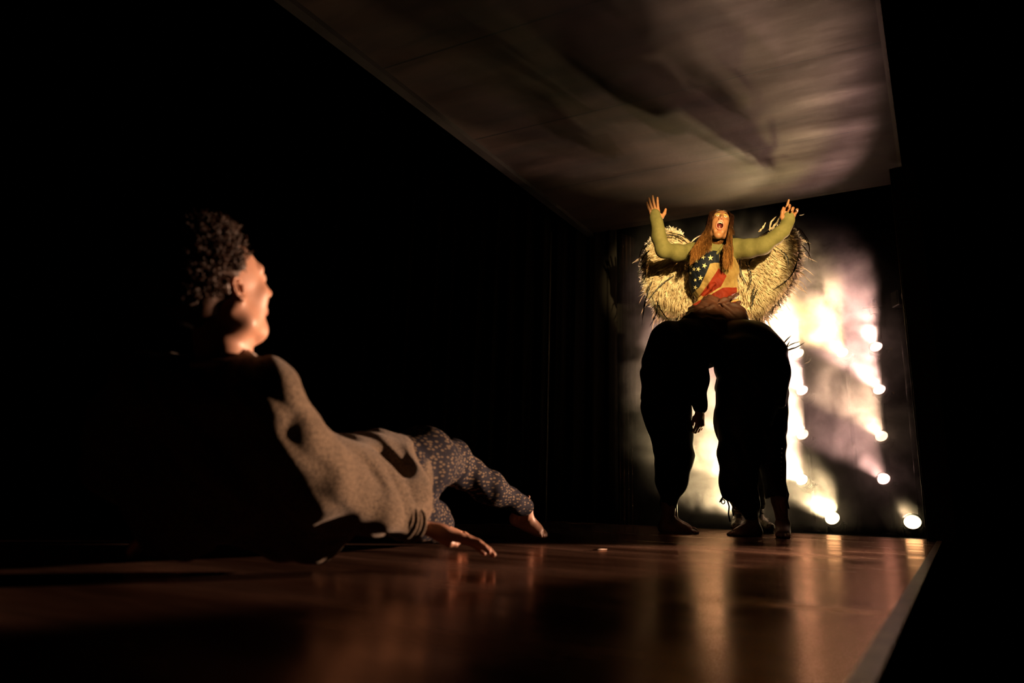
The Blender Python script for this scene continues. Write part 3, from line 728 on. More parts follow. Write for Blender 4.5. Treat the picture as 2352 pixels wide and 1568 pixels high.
    for off, rad in ((0.0, 0.037), (0.016, 0.040), (0.032, 0.037), (0.048, 0.039)):
        c = w0 + wd_ * off; a = wd_.orthogonal().normalized(); b = wd_.cross(a)
        ring = [c + (a * math.cos(2 * PI * k / 24) + b * math.sin(2 * PI * k / 24)) * rad for k in range(25)]
        mb.tube(ring, 0.0075, 8, cap=False)
    mb.build('ribbed_cuff', M_KNIT, root, True)
    # shirt collar showing above the neckline
    mb = MB(); nn = (hd - nb).normalized(); a = Vector((0, 1, 0)); a = (a - nn * a.dot(nn)).normalized(); b = nn.cross(a)
    base = nb - nn * 0.002
    ring0 = [base + (a * math.cos(2 * PI * k / 32) * 1.05 + b * math.sin(2 * PI * k / 32)) * 0.058 for k in range(33)]
    mb.tube(ring0, 0.007, 8, cap=False)
    for s in (-1, 1):
        q = at(566, 822, 1.40) if s == 1 else at(520, 826, 1.46)
        mb.tube([q + Vector((-0.02, 0.0, 0.006)), q + Vector((0.0, 0, 0.008)), q + Vector((0.014, 0.0, 0.0)), q + Vector((0.026, 0, -0.009))], [0.007, 0.011, 0.010, 0.003], 8)
    M_SHIRT = material('white_shirt', (0.75, 0.66, 0.6), 0.7)
    mb.build('shirt_collar', M_SHIRT, root, True)
    # trousers
    P = [RC(pts_sp[3], pe, 0.10, 0.115, 0.03)]
    P += chain([pe, at(968, 1062, 2.20), kn1, at(1120, 1118, 2.68), an + Vector((-0.012, -0.03, 0.03))], [0.115, 0.105, 0.072, 0.058, 0.040], 0.035)
    P += chain([at(900, 1150, 2.05), at(985, 1195, 2.38), kn2], [0.10, 0.07, 0.062], 0.03) + chain([kn2, at(1000, 1212, 2.45)], [0.060, 0.045], 0.02)
    V, F = solid(P, 0.006, disp=folds(0.0045, 60, (0.8, 0.5, 0.2), 1.2))
    mesh_obj('patterned_trousers', V, F, M_JEANS, root, True)
    return root
man()
# ------------------------------------------------------------------ performers at the back edge
M_BLKCLOTH = material('black_cloth', (0.008, 0.0075, 0.008), 0.85, spec=0.2, sheen=0.15)
M_SATIN = material('black_satin', (0.010, 0.009, 0.010), 0.5, spec=0.35)
M_OLIVE = material('sheer_olive_knit', (0.125, 0.118, 0.040), 0.8, color2=(0.165, 0.150, 0.056), scale=25, bump=0.1, spec=0.2)
M_NAVY = material('flag_navy', (0.010, 0.014, 0.034), 0.6, color2=(0.018, 0.022, 0.045), scale=12, bump=0.2)
M_CREAM = material('flag_cream', (0.3, 0.2, 0.08), 0.7, color2=(0.45, 0.36, 0.18), scale=14, bump=0.2)
M_RED = material('flag_red', (0.36, 0.040, 0.015), 0.65, color2=(0.26, 0.025, 0.012), scale=10, bump=0.2)
M_STAR = material('flag_star', (0.62, 0.55, 0.28), 0.6)
M_BROWN = material('red_brown_cloth', (0.030, 0.007, 0.0035), 0.7, color2=(0.085, 0.026, 0.010), scale=9, bump=0.3)
def lhair():
    m = bpy.data.materials.new('auburn_hair'); m.use_nodes = True; t = NT(m); b = t.n['Principled BSDF']
    tc = t.new('TexCoord'); mp = t.new('Mapping'); mp.inputs['Scale'].default_value = (1, 1, 0.08); t.l(tc.outputs['Object'], mp.inputs[0])
    n = t.new('TexNoise', i_Scale=120.0, i_Detail=3.0); t.l(mp.outputs[0], n.inputs['Vector'])
    r = t.new('ValToRGB'); r.color_ramp.elements[0].color = (0.25, 0.2, 0.15, 1); r.color_ramp.elements[1].color = (1, 1, 1, 1)
    r.color_ramp.elements[0].position = 0.35; r.color_ramp.elements[1].position = 0.70
    t.l(n.outputs[0], r.inputs[0])
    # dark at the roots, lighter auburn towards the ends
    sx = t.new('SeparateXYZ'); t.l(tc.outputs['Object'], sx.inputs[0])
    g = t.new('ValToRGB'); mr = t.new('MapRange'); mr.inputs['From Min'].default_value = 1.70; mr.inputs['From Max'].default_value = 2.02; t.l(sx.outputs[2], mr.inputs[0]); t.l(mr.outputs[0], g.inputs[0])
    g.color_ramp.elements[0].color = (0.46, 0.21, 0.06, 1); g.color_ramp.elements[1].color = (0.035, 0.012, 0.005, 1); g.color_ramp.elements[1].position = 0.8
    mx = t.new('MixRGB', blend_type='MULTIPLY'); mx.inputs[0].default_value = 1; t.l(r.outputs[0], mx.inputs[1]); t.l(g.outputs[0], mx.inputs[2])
    t.l(mx.outputs[0], b.inputs['Base Color']); b.inputs['Roughness'].default_value = 0.35
    return m
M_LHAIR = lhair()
FL = ((0, 1, 0), 0.78)

# ---- left performer: bent over, seen from the side, one arm hanging
def performer_left():
    Y = 4.16
    root = person((at(1545, 1216, Y).x, Y, 0), 'barefoot person in black bending over at the left of the group, one arm hanging down')
    J = lambda x, y, dy=0.0: at(x, y, Y + dy)
    ank = J(1538, 1182)
    T = frame(Vector((ank.x, Y, 0.0745)), (1.0, -0.30, 0.0), (0, 0, 1))
    foot = foot_solid(T, 0.0035, side=1, shin=0.13, sr_=0.036)
    a2_ = J(1545, 1178, 0.24); T2 = frame(Vector((a2_.x, Y + 0.24, 0.0745)), (1.0, 0.25, 0.0), (0, 0, 1))
    foot2 = foot_solid(T2, 0.004, side=-1, shin=0.13, sr_=0.034, scale=0.92)
    wr = J(1607, 948, -0.02)
    hz = Vector((-0.03, -0.05, -1)).normalized(); hy = Vector((-0.5, 0.85, 0)); hy = (hy - hz * hy.dot(hz)).normalized(); hx = hy.cross(hz)
    TH = Matrix((hx, hy, hz)).transposed().to_4x4(); TH.translation = wr
    hand = hand_solid(TH, side=1, curl=(55, 60, 60, 62), spread=(4, 1, -2, -6), vox=0.0028, scale=0.92, thumb=((0.034, 0.014, 0.036), (0.034, 0.028, 0.060), (0.026, 0.036, 0.078)))
    body = [RC(J(1545, 1040, 0.04), J(1528, 930, 0.06), 0.04, 0.06, 0.03)] + chain([J(1528, 920, .05), J(1528, 840, .05), J(1570, 800, .05), J(1620, 792, .05)], [0.08, 0.08, 0.08, 0.05], 0.04)
    body += [EL(J(1640, 808, 0.26), (0.075, 0.08, 0.095), 0.03), RC(J(1600, 795, .12), J(1635, 803, .24), 0.05, 0.05, 0.03)]
    body += chain([J(1600, 802), J(1605, 880), wr], [0.045, 0.035, 0.024], 0.02) + [RC(J(1545, 1050), ank, 0.045, 0.033, 0.02), RC(J(1535, 1050, .2), Vector(T2.translation), 0.045, 0.033, 0.02), RC(J(1528, 930, 0.12), J(1540, 1050, .2), 0.05, 0.04, 0.02)]
    core = solid(body, 0.010)
    V, F = join_solids([foot, foot2, hand, core]); mesh_obj('body', V, F, M_SKIN, root, True)
    P = chain([J(1530, 928, .06), J(1549, 1045, .02), J(1541, 1100, .01), J(1538, 1158)], [0.158, 0.112, 0.092, 0.044], 0.03, FL)
    P += chain([J(1530, 925, .14), J(1545, 1045, .20), J(1540, 1100, .23), J(1532, 1160, .26)], [0.13, 0.09, 0.075, 0.044], 0.03, FL)
    V, F = solid(P, 0.0075, disp=folds(0.004, 45, (0.3, 0.1, 0.9), 0.4)); mesh_obj('black_leggings', V, F, M_BLKCLOTH, root, True)
    P = chain([J(1530, 915, .06), J(1532, 850, .06), J(1548, 795, .06), J(1600, 790, .06), J(1622, 797, .06)], [0.155, 0.150, 0.150, 0.150, 0.12], 0.05, FL)
    P += chain([J(1606, 805, -.02), J(1607, 870, -.02), J(1608, 935, -.02)], [0.062, 0.052, 0.042], 0.03)
    V, F = solid(P, 0.0075, disp=folds(0.005, 50, (0.5, 0.1, 0.8), 1.9)); mesh_obj('black_top', V, F, M_BLKCLOTH, root, True)
    return root

# ---- right performer: broad bent back, wide trousers tied with cords
def performer_right():
    Y = 4.08
    root = person((at(1750, 1226, Y).x, Y, 0), 'barefoot person in wide corded black trousers bending over at the right of the group')
    J = lambda x, y, dy=0.0: at(x, y, Y + dy)
    a1 = J(1726, 1190); a2 = J(1797, 1190, 0.0)
    T = frame(Vector((a1.x, Y, 0.0745)), (-0.95, -0.50, 0.0), (0, 0, 1)); foot = foot_solid(T, 0.0035, side=-1, shin=0.13, sr_=0.038)
    T2 = frame(Vector((a2.x, Y, 0.0745)), (-0.40, -1.0, 0.0), (0, 0, 1)); foot2 = foot_solid(T2, 0.0035, side=1, shin=0.13, sr_=0.038, scale=0.98)
    body = chain([J(1722, 1160), J(1706, 1040), J(1715, 900, .05), J(1722, 810, .06)], [0.034, 0.04, 0.08, 0.09], 0.03)
    body += chain([J(1795, 1190), J(1786, 1150, .02), J(1771, 1050, .06), J(1755, 940, .08)], [0.034, 0.034, 0.04, 0.05], 0.02)
    body += [EL(J(1692, 850, 0.27), (0.075, 0.08, 0.095), 0.03), RC(J(1715, 810, .08), J(1695, 835, .24), 0.07, 0.05, 0.03)]
    core = solid(body, 0.010)
    V, F = join_solids([foot, foot2, core]); mesh_obj('body', V, F, M_SKIN, root, True)
    # trousers: left leg wide with a slanting hem, right leg straight
    P = chain([J(1722, 895, .05), J(1705, 970, .03), J(1699, 1040, .0), J(1697, 1105, .0), J(1712, 1148, 0)], [0.205, 0.158, 0.120, 0.103, 0.066], 0.03, FL)
    P += chain([J(1716, 1140, 0), J(1727, 1182, 0)], [0.066, 0.045], 0.03)
    P += [RC(J(1680, 1110, .0), J(1668, 1138, .01), 0.05, 0.022, 0.03, FL)]
    P += chain([J(1752, 900, .08), J(1764, 980, .08), J(1774, 1060, .06), J(1783, 1125, .04), J(1787, 1160, .02)], [0.160, 0.108, 0.080, 0.068, 0.066], 0.012, FL)
    P += [RC(J(1788, 1168, .02), J(1788, 1215, .02), 0.085, 0.10, 0.003, op='s')]
    V, F = solid(P, 0.007, disp=folds(0.0055, 55, (0.8, 0.2, 0.35), 0.9))
    mesh_obj('wide_black_trousers', V, F, M_SATIN, root, True)
    P = chain([J(1722, 900, .05), J(1725, 830, .06), J(1722, 800, .06), J(1690, 790, .10)], [0.195, 0.205, 0.160, 0.14], 0.06, FL)
    P += chain([J(1772, 812, .02), J(1789, 860, .0), J(1794, 925, .0)], [0.080, 0.048, 0.028], 0.04)
    V, F = solid(P, 0.0075, disp=folds(0.006, 40, (0.6, 0.1, 0.7), 2.4)); mesh_obj('black_shirt', V, F, M_SATIN, root, True)
    # drawcords
    def cord(pts, r=0.0035):
        mb = MB(); mb.tube(pts, r, 7); mb.build('drawcord', M_SATIN, root, True)
    cord([J(1660, 1142, -.03), J(1655, 1150, -.04), J(1653, 1153, -.04)], 0.005)
    cord([J(1662, 1148, -.03)] + [J(1661 + 4 * math.cos(a), 1152 + 5 * math.sin(a), -.04) for a in np.linspace(-1.5, 4.5, 12)], 0.003)
    cord([J(1671, 1150, -.05), J(1675, 1163, -.06), J(1673, 1180, -.06), J(1677, 1198, -.06)], 0.0045)
    cord([J(1684, 1158, -.05), J(1682, 1172, -.06), J(1685, 1184, -.06)], 0.004)
    cord([J(1806, 1120, -.05), J(1811, 1135, -.06), J(1808, 1150, -.06), J(1812, 1168, -.06)], 0.005)
    # gathered ruching down the outer seams
    mb = MB()
    for i in range(13):
        p = J(1804 - 6 * math.sin(i * 0.24) - (8 - i * 0.8 if i < 9 else 0), 1030 + i * 10, -.0); mb.tube([p + Vector((-0.020, -.02, 0.004)), p + Vector((-0.002, 0, 0)), p + Vector((-0.020, 0.02, -0.004))], [0.004, 0.007, 0.004], 6)
    mb.build('ruched_seam', M_SATIN, root, True)
    return root

# ---- third supporter behind, in shiny boots
def performer_behind():
    Y = 4.50
    root = person((at(1725, 1212, Y).x, Y + 0.1, 0), 'person in mottled trousers and shiny metallic lace-up boots standing bent behind the right performer')
    M_BOOT = material('shiny_metallic_leather', (0.30, 0.26, 0.22), 0.12, 0.9, bump=0.9, scale=45)
    M_MOTTLE = material('mottled_green_grey_cloth', (0.07, 0.07, 0.045), 0.7, color2=(0.26, 0.25, 0.18), scale=28)
    M_SOLE = material('boot_sole', (0.02, 0.018, 0.016), 0.5)
    J = lambda x, y, dy=0.0: at(x, y, Y + dy)
    x1 = J(1700, 1200).x; x2 = J(1754, 1200).x
    hipc = J(1722, 960, .15)
    body = [RC(Vector((x1, Y, .2)), hipc + Vector((-.08, 0, 0)), 0.035, 0.07, 0.02), RC(Vector((x2, Y + .12, .2)), hipc + Vector((.08, 0, 0)), 0.035, 0.07, 0.02)]
    body += chain([hipc, hipc + Vector((-.04, .05, .22)), hipc + Vector((-.08, -0.02, .34))], [0.12, 0.12, 0.09], 0.05) + [EL(hipc + Vector((-.14, -.08, .30)), (0.075, 0.09, 0.09), 0.03)]
    for s in (-1, 1): body += chain([hipc + Vector((s * .10, 0, .26)), hipc + Vector((.02 + s * .09, -.02, .06)), hipc + Vector((.02 + s * .07, -.06, -.06))], [0.045, 0.035, 0.028], 0.02)
    V, F = solid(body, 0.010); mesh_obj('body', V, F, M_SKIN, root, True)
    P = [RC(Vector((x1, Y, .20)), hipc + Vector((-.08, 0, 0)), 0.062, 0.12, 0.03), RC(Vector((x2, Y + .12, .20)), hipc + Vector((.08, 0, 0)), 0.062, 0.12, 0.03)]
    V, F = solid(P, 0.008, disp=folds(0.006, 60, (0.2, 0.1, 0.9), 0.3)); mesh_obj('mottled_trousers', V, F, M_MOTTLE, root, True)
    P = chain([hipc + Vector((0, 0, .02)), hipc + Vector((-.04, .05, .22)), hipc + Vector((-.08, 0, .32))], [0.15, 0.155, 0.12], 0.05)
    V, F = solid(P, 0.009, disp=folds(0.006, 50, (0.2, 0.1, 0.9), 1.3)); mesh_obj('black_top', V, F, M_BLKCLOTH, root, True)
    for (x, yy, dx) in ((x1, Y, -0.55), (x2, Y + 0.12, 0.25)):
        T = frame(Vector((x, yy, 0.0)), (dx, -1.0, 0), (0, 0, 1))
        P = [RC((0, -0.01, 0.22), (0, -0.005, 0.10), 0.052, 0.046, 0.02), RC((0, -0.025, 0.055), (0, 0.05, 0.060), 0.042, 0.038, 0.03), RC((0, 0.05, 0.055), (0, 0.135, 0.040), 0.040, 0.034, 0.03), EL((0, -0.03, 0.045), (0.036, 0.045, 0.04), 0.02),
             EL((0, 0.04, -0.045), (0.12, 0.25, 0.06), 0.004, op='s')]
        V, F = solid(P, 0.004, disp=folds(0.0035, 110, (0.1, 0.4, 0.9), x), T=T); b = mesh_obj('boot', V, F, M_BOOT, root, True)
        mb = MB(); n = 28; ot = [T @ Vector((0.040 * math.cos(a) * (1 + 0.1 * math.sin(a)), 0.045 + 0.120 * math.sin(a), 0)) for a in np.linspace(0, 2 * PI, n, endpoint=False)]
        slab(mb, ot, 0.001, 0.017); 
        mesh_obj('sole', mb.v, mb.f, M_SOLE, b)
        for i in range(4):
            mb = MB(); z = 0.09 + i * 0.032
            mb.tube([T @ Vector((-0.030, 0.030, z)), T @ Vector((0, 0.050, z + 0.012)), T @ Vector((0.030, 0.030, z + 0.018))], 0.0035, 6); mesh_obj('lace', mb.v, mb.f, M_BOOT, b, True)
        mb = MB(); mb.tube([T @ Vector((0.0, 0.052, 0.2)), T @ Vector((0.02, 0.062, 0.215)), T @ Vector((0.04, 0.06, 0.195)), T @ Vector((0.03, 0.058, 0.175)), T @ Vector((0.01, 0.054, 0.195)), T @ Vector((-0.015, 0.062, 0.16))], 0.0032, 6); mesh_obj('lace', mb.v, mb.f, M_BOOT, b, True)
    return root
PL = performer_left(); PR = performer_right(); PB = performer_behind()
# ------------------------------------------------------------------ the winged singer
def star_pts(n=5, r0=1.0, r1=0.40, rot=0.0):
    return [(math.cos(rot + PI / 2 + i * PI / n) * (r0 if i % 2 == 0 else r1), math.sin(rot + PI / 2 + i * PI / n) * (r0 if i % 2 == 0 else r1)) for i in range(2 * n)]
from mathutils.bvhtree import BVHTree

def flag_material():
    """cloth pattern laid out in the cloth's own width and height: navy field, cream and red bands"""
    m = bpy.data.materials.new('stars_and_stripes_cloth'); m.use_nodes = True; t = NT(m); b = t.n['Principled BSDF']
    tc = t.new('TexCoord'); nz = t.new('TexNoise', i_Scale=9.0, i_Detail=4.0); t.l(tc.outputs['Object'], nz.inputs['Vector'])
    col = None
    def tone(c1, c2):
        r = t.new('ValToRGB'); r.color_ramp.elements[0].color = (*c1, 1); r.color_ramp.elements[1].color = (*c2, 1)
        r.color_ramp.elements[0].position = 0.35; r.color_ramp.elements[1].position = 0.65; t.l(nz.outputs[0], r.inputs[0]); return r.outputs[0]
    def poly(pts):
        P = [at(x, y, 4.17) for x, y in pts]; P = [(p.x, p.z) for p in P]; n = len(P)
        ar = sum(P[i][0] * P[(i + 1) % n][1] - P[(i + 1) % n][0] * P[i][1] for i in range(n)); out = None
        for i in range(n):
            (x0, z0), (x1, z1) = P[i], P[(i + 1) % n]
            nx, nz_ = -(z1 - z0), (x1 - x0)
            if ar < 0: nx, nz_ = -nx, -nz_
            d = t.new('VectorMath', operation='DOT_PRODUCT'); t.l(tc.outputs['Object'], d.inputs[0]); d.inputs[1].default_value = (nx, 0, nz_)
            g = t.new('Math', operation='GREATER_THAN'); t.l(d.outputs['Value'], g.inputs[0]); g.inputs[1].default_value = nx * x0 + nz_ * z0
            if out is None: out = g.outputs[0]
            else:
                q = t.new('Math', operation='MULTIPLY'); t.l(out, q.inputs[0]); t.l(g.outputs[0], q.inputs[1]); out = q.outputs[0]
        return out
    col = tone((0.19, 0.115, 0.035), (0.36, 0.26, 0.10))
    RED = tone((0.19, 0.019, 0.006), (0.12, 0.011, 0.004)); NAV = tone((0.004, 0.006, 0.012), (0.010, 0.014, 0.024)); SH = tone((0.10, 0.06, 0.02), (0.3, 0.2, 0.08))
    for pts, c in (([(1540, 716), (1700, 684), (1740, 800), (1540, 800)], RED), ([(1700, 652), (1666, 655), (1580, 700), (1580, 716), (1700, 676)], RED), ([(1654, 612), (1673, 629), (1661, 653), (1622, 674), (1617, 670)], RED),
                   ([(1540, 500), (1656, 560), (1656, 600), (1634, 602), (1540, 590)], NAV), ([(1540, 585), (1634, 602), (1616, 649), (1540, 700)], NAV), ([(1540, 640), (1616, 649), (1601, 661), (1586, 705), (1540, 720)], NAV)):
        mx = t.new('MixRGB'); t.l(poly(pts), mx.inputs[0]); t.l(col, mx.inputs[1]); t.l(c, mx.inputs[2]); col = mx.outputs[0]
    t.l(col, b.inputs['Base Color']); b.inputs['Roughness'].default_value = 0.7; b.inputs['Specular IOR Level'].default_value = 0.15
    bp = t.new('Bump', i_Strength=0.3, i_Distance=0.01); t.l(nz.outputs[0], bp.inputs['Height']); t.l(bp.outputs[0], b.inputs['Normal'])
    return m
def woman():
    Y = 4.28
    J = lambda x, y, dy=0.0: at(x, y, Y + dy)
    hd = J(1652, 520, -0.03)
    M_TAN = material('tanned_skin', (0.28, 0.125, 0.056), 0.5, color2=(0.35, 0.16, 0.075), scale=30, bump=0.04)
    root = person((J(1650, 740).x, Y + 0.05, 1.05), 'singing woman with long auburn hair, feathered wings and star-spangled wrap, arms raised')
    up = Vector((0.26, 0.42, 0.88)); f = Vector((-0.10, -0.90, 0.36))
    T = frame(hd, f, up)
    nb = J(1641, 566, 0.02); sc = 1.0
    nl = T.inverted() @ nb
    JO = 0.032
    T = T @ Matrix.Diagonal((0.84, 0.95, 0.98, 1)); nl = T.inverted() @ nb
    head = head_solid(T, 0.0026, jaw_open=JO, mw=1.12, neck=tuple(nl), nr=0.044, male=False)
    # arms
    shR = J(1592, 580, 0.02); elR = J(1524, 574, -0.12); wrR = J(1509, 512, -0.16)
    shL = J(1688, 572, 0.02); elL = J(1752, 565, -0.12); wrL = J(1806, 517, -0.16)
    def hframe(w, z, y):
        z = Vector(z).normalized(); y = Vector(y); y = (y - z * y.dot(z)).normalized(); x = y.cross(z)
        M = Matrix((x, y, z)).transposed().to_4x4(); M.translation = w; return M
    # right hand: open palm towards the hall; left hand: index up, others curled
    THR = hframe(wrR, (-0.20, -0.05, 1), (0.25, -1, 0.1))
    handR = hand_solid(THR, side=1 if THR.to_3x3() @ Vector((1, 0, 0)) @ Vector((1, 0, 0)) > 0 else -1, curl=((2, 6, 4), (2, 8, 6), (4, 8, 6), (6, 10, 8)), spread=(6, -4, -12, -20), vox=0.0026, scale=0.98,
                       thumb=((0.040, 0.010, 0.035), (0.062, 0.014, 0.058), (0.078, 0.012, 0.086)))
    THL = hframe(wrL, (0.32, -0.05, 1), (-0.35, -1, 0.0))
    sL = -1 if THL.to_3x3() @ Vector((1, 0, 0)) @ Vector((1, 0, 0)) > 0 else 1
    handL = hand_solid(THL, side=sL, curl=((4, 8, 6), (40, 70, 45), (45, 75, 50), (30, 50, 40)), spread=(0, 4, -4, -22), vox=0.0026, scale=0.98,
                       thumb=((0.040, 0.008, 0.046), (0.047, 0.010, 0.082), (0.048, 0.008, 0.114)))
    chest = J(1640, 610, 0.06); waist = J(1646, 690, 0.08); pelv = J(1645, 745, 0.12)
    core = [RC(nb + Vector((0, .01, -.03)), chest, 0.05, 0.10, 0.05), RC(chest, waist, 0.10, 0.085, 0.05), RC(waist, pelv, 0.085, 0.12, 0.05), RC(shR, shL, 0.042, 0.042, 0.05)]
    core += chain([shR, elR, wrR], [0.040, 0.033, 0.022], 0.02) + chain([shL, elL, wrL], [0.040, 0.033, 0.022], 0.02)
    # legs kneeling over the backs
    core += chain([pelv + Vector((-.08, 0, 0)), pelv + Vector((-.14, .0, -.10)), pelv + Vector((-.12, .35, -.12))], [0.085, 0.05, 0.035], 0.03) + chain([pelv + Vector((.08, 0, 0)), pelv + Vector((.14, 0.0, -.10)), pelv + Vector((.12, .35, -.12))], [0.085, 0.05, 0.035], 0.03)
    cs = solid(core, 0.009)
    V, F = join_solids([head, handR, handL, cs])
    C = centers(V[:len(head[0])], head[1]); Ti = np.array(T.inverted()); L = C @ Ti[:3, :3].T + Ti[:3, 3]
    fm = np.zeros(len(F), int)
    rr = np.hypot(L[:, 0] / 0.0252, (L[:, 2] + 0.052 + JO * 0.55) / (0.0145 + JO * 0.56))
    fm[:len(L)][(rr > 0.80) & (rr < 1.28) & (L[:, 1] > 0.078)] = 1
    fm[:len(L)][(rr < 0.95) & (L[:, 1] < 0.088) & (L[:, 1] > 0.03)] = 4
    ex = np.abs(L[:, 0]) - 0.031; ez = L[:, 2] - 0.0100
    fm[:len(L)][(np.hypot(ex / 0.0115, ez / 0.0040) < 1) & (L[:, 1] > 0.082)] = 2
    fm[:len(L)][(np.hypot(ex, ez) < 0.0046) & (np.abs(ez) < 0.0038) & (L[:, 1] > 0.082)] = 3
    M_SHADOW = material('eye_shadow', (0.34, 0.28, 0.09), 0.4)
    fm[:len(L)][(np.hypot(ex / 0.020, (ez - 0.013) / 0.008) < 1) & (L[:, 1] > 0.06)] = 5
    M_LINER = material('mascara', (0.03, 0.015, 0.01), 0.4)
    fm[:len(L)][(np.abs(np.hypot(ex / 0.0125, ez / 0.0048) - 1.10) < 0.16) & (L[:, 1] > 0.076) & (ez > 0)] = 6
    mesh_obj('body', V, F, [M_TAN, M_LIPS, M_EYE, M_IRIS, M_MOUTH, M_SHADOW, M_LINER], root, True, fm)
    # teeth, tongue
    mb = MB()
    for i in range(8):
        a = (i - 3.5) / 3.5; c = Vector((a * 0.018, 0.088 - 0.010 * a * a, -0.0425 - 0.003))
        mb.box((-0.0023, -0.002, -0.0042), (0.0023, 0.002, 0.0042), T @ Matrix.Translation(c), bev=0.0010)
    mb.build('teeth', M_TEETH, root)
    V, F = solid([EL((0, 0.070, -0.076 - JO * 0.75), (0.016, 0.024, 0.007), 0.004)], 0.0022, T=T); mesh_obj('tongue', V, F, M_TONGUE, root, True)
    for s in (-1, 1):
        mb = MB()
        pts = [T @ Vector((s * (0.014 + 0.033 * i / 6), 0.100 - 0.016 * (i / 6) ** 2 - 0.003, 0.030 + 0.007 * math.sin(PI * i / 6))) for i in range(7)]
        mb.tube(pts, [0.001, 0.0018, 0.0022, 0.0022, 0.002, 0.0015, 0.0008], 5)
        mb.build('eyebrow', M_HAIRDK, root, True)
    # olive undershirt with long sleeves reaching over the palms
    P = chain([shR, J(1555, 580, -.06), elR, J(1513, 543, -.145), J(1509, 512, -.16)], [0.058, 0.052, 0.047, 0.042, 0.035], 0.03)
    P += chain([shL, J(1722, 570, -.06), elL, J(1782, 544, -.145), wrL], [0.066, 0.058, 0.052, 0.043, 0.036], 0.03)
    P += [RC(shR, shL, 0.055, 0.058, 0.05), RC(nb + Vector((0, .02, -.06)), chest, 0.07, 0.11, 0.05), RC(chest, waist, 0.108, 0.092, 0.05)]
    for TT, s_ in ((THR, 1), (THL, 1)):
        q = [TT @ Vector((0.0, 0, z)) for z in (0.0, 0.035, 0.060)]
        P += [RC(TT @ Vector((0, 0, -0.05)), TT @ Vector((0, 0, 0.01)), 0.036, 0.034, 0.02)]; P += chain(q, [0.036, 0.040, 0.037], 0.01, (tuple(TT.to_3x3() @ Vector((0, 1, 0))), 0.62))
    V, F = solid(P, 0.0045, disp=folds(0.0014, 60, (0.7, 0.1, 0.6), 0.2))
    mesh_obj('olive_undershirt', V, F, M_OLIVE, root, True)
    mb = MB()
    for s, e in ((-1, J(1618, 566, -0.075)), (1, J(1665, 566, -0.075))):
        mb.tube([nb + Vector((s * 0.050, -0.01, 0.012)), e * 0.5 + (nb + Vector((s * 0.045, -.02, 0))) * 0.5 + Vector((0, -0.012, 0)), J(1641, 588, -0.085)], [0.010, 0.012, 0.007], 8)
    mb.build('shirt_collar', M_OLIVE, root, True)
    # the wrap: stars on navy, folded stripes
    P = [RC(J(1625, 600, .05), J(1626, 640, .05), 0.122, 0.118, 0.05), RC(J(1655, 612, .05), J(1655, 650, .05), 0.105, 0.105, 0.05), RC(J(1637, 650, .07), waist, 0.130, 0.112, 0.06), RC(J(1622, 585, .0), J(1640, 600, .0), 0.055, 0.07, 0.04),
         EL(J(1625, 612, -.02), (0.07, 0.06, 0.07), 0.05), EL(J(1672, 615, -.02), (0.06, 0.06, 0.07), 0.05)]
    P += [RC(J(1600, 712, .0), J(1690, 668, -.03), 0.022, 0.014, 0.02), RC(J(1605, 728, .0), J(1692, 690, -.02), 0.020, 0.016, 0.02), RC(J(1596, 700, .0), J(1640, 652, -.075), 0.010, 0.012, 0.02)]
    P += [EL(J(1640, 575, .05), (0.085, 0.16, 0.075), 0.03, op='s')]
    V, F = solid(P, 0.0045, disp=lambda Q: folds(0.0050, 75, (0.85, 0.1, -0.45), 1.1)(Q) + folds(0.0028, 170, (0.7, 0.1, 0.6), 0.4)(Q))
    fm = [0] * len(F)
    # stars: small raised appliques on the navy part
    bvh = BVHTree.FromPolygons([tuple(v) for v in V], [tuple(int(i) for i in q) for q in F])
    sv = []; sf = []
    stars = [(1621, 576, 6), (1594, 585, 5), (1605, 584, 5), (1615, 590, 6.5), (1632, 592, 7.5), (1600, 599, 5.5), (1587, 593, 4), (1587, 611, 5.5), (1618, 610, 7), (1594, 618, 5.5), (1604, 618, 6.5), (1586, 627, 4), (1609, 638, 7), (1597, 643, 4.5), (1597, 660, 6), (1593, 674, 5)]
    for (sx, sy, r) in stars:
        rot = random.uniform(-0.4, 0.4); ring = []
        for (u, v) in [(0, 0)] + star_pts(5, r, r * 0.36, rot):
            d = ray(sx + u * 0.92, sy - v).normalized(); h = bvh.ray_cast(CAM, d, 20)
            if h[0] is None: ring = None; break
            ring.append(h[0] - d * 0.0035)
        if ring is None: continue
        b = len(V) + len(sv); sv += [tuple(p) for p in ring]; sf += [(b, b + 1 + i, b + 1 + (i + 1) % 10) for i in range(10)]
    verts = [tuple(v) for v in V] + sv; faces = [tuple(q) for q in F] + sf
    mesh_obj('stars_and_stripes_wrap', verts, faces, [flag_material(), M_STAR], root, True, fm + [1] * len(sf))
    # skirt spreading over the backs
    P = [RC(J(1645, 712, .05), J(1640, 745, .05), 0.125, 0.19, 0.05, FL), RC(J(1600, 735, -.03), J(1575, 748, -.03), 0.07, 0.05, 0.05), RC(J(1690, 722, -.03), J(1712, 748, -.05), 0.06, 0.04, 0.05), RC(J(1640, 745, -.1), J(1650, 775, -.12), 0.08, 0.05, 0.06)]
    for (a, b, r) in (((1592, 722), (1694, 676), .016), ((1585, 738), (1700, 694), .015), ((1600, 748), (1690, 712), .020), ((1575, 746), (1640, 716), .014), ((1660, 700), (1712, 742), .016), ((1645, 712), (1690, 752), .014)):
        P.append(RC(J(a[0], a[1], -.09), J(b[0], b[1], -.07), r, r * 0.7, 0.012))
    V, F = solid(P, 0.005, disp=lambda Q: folds(0.007, 60, (0.55, 0.1, 0.8), 0.5)(Q) + folds(0.004, 130, (0.4, 0.1, 0.9), 1.5)(Q)); mesh_obj('draped_skirt', V, F, M_BROWN, root, True)

    # long hair: strands from the crown falling over both shoulders
    rng = random.Random(11); mb = MB()
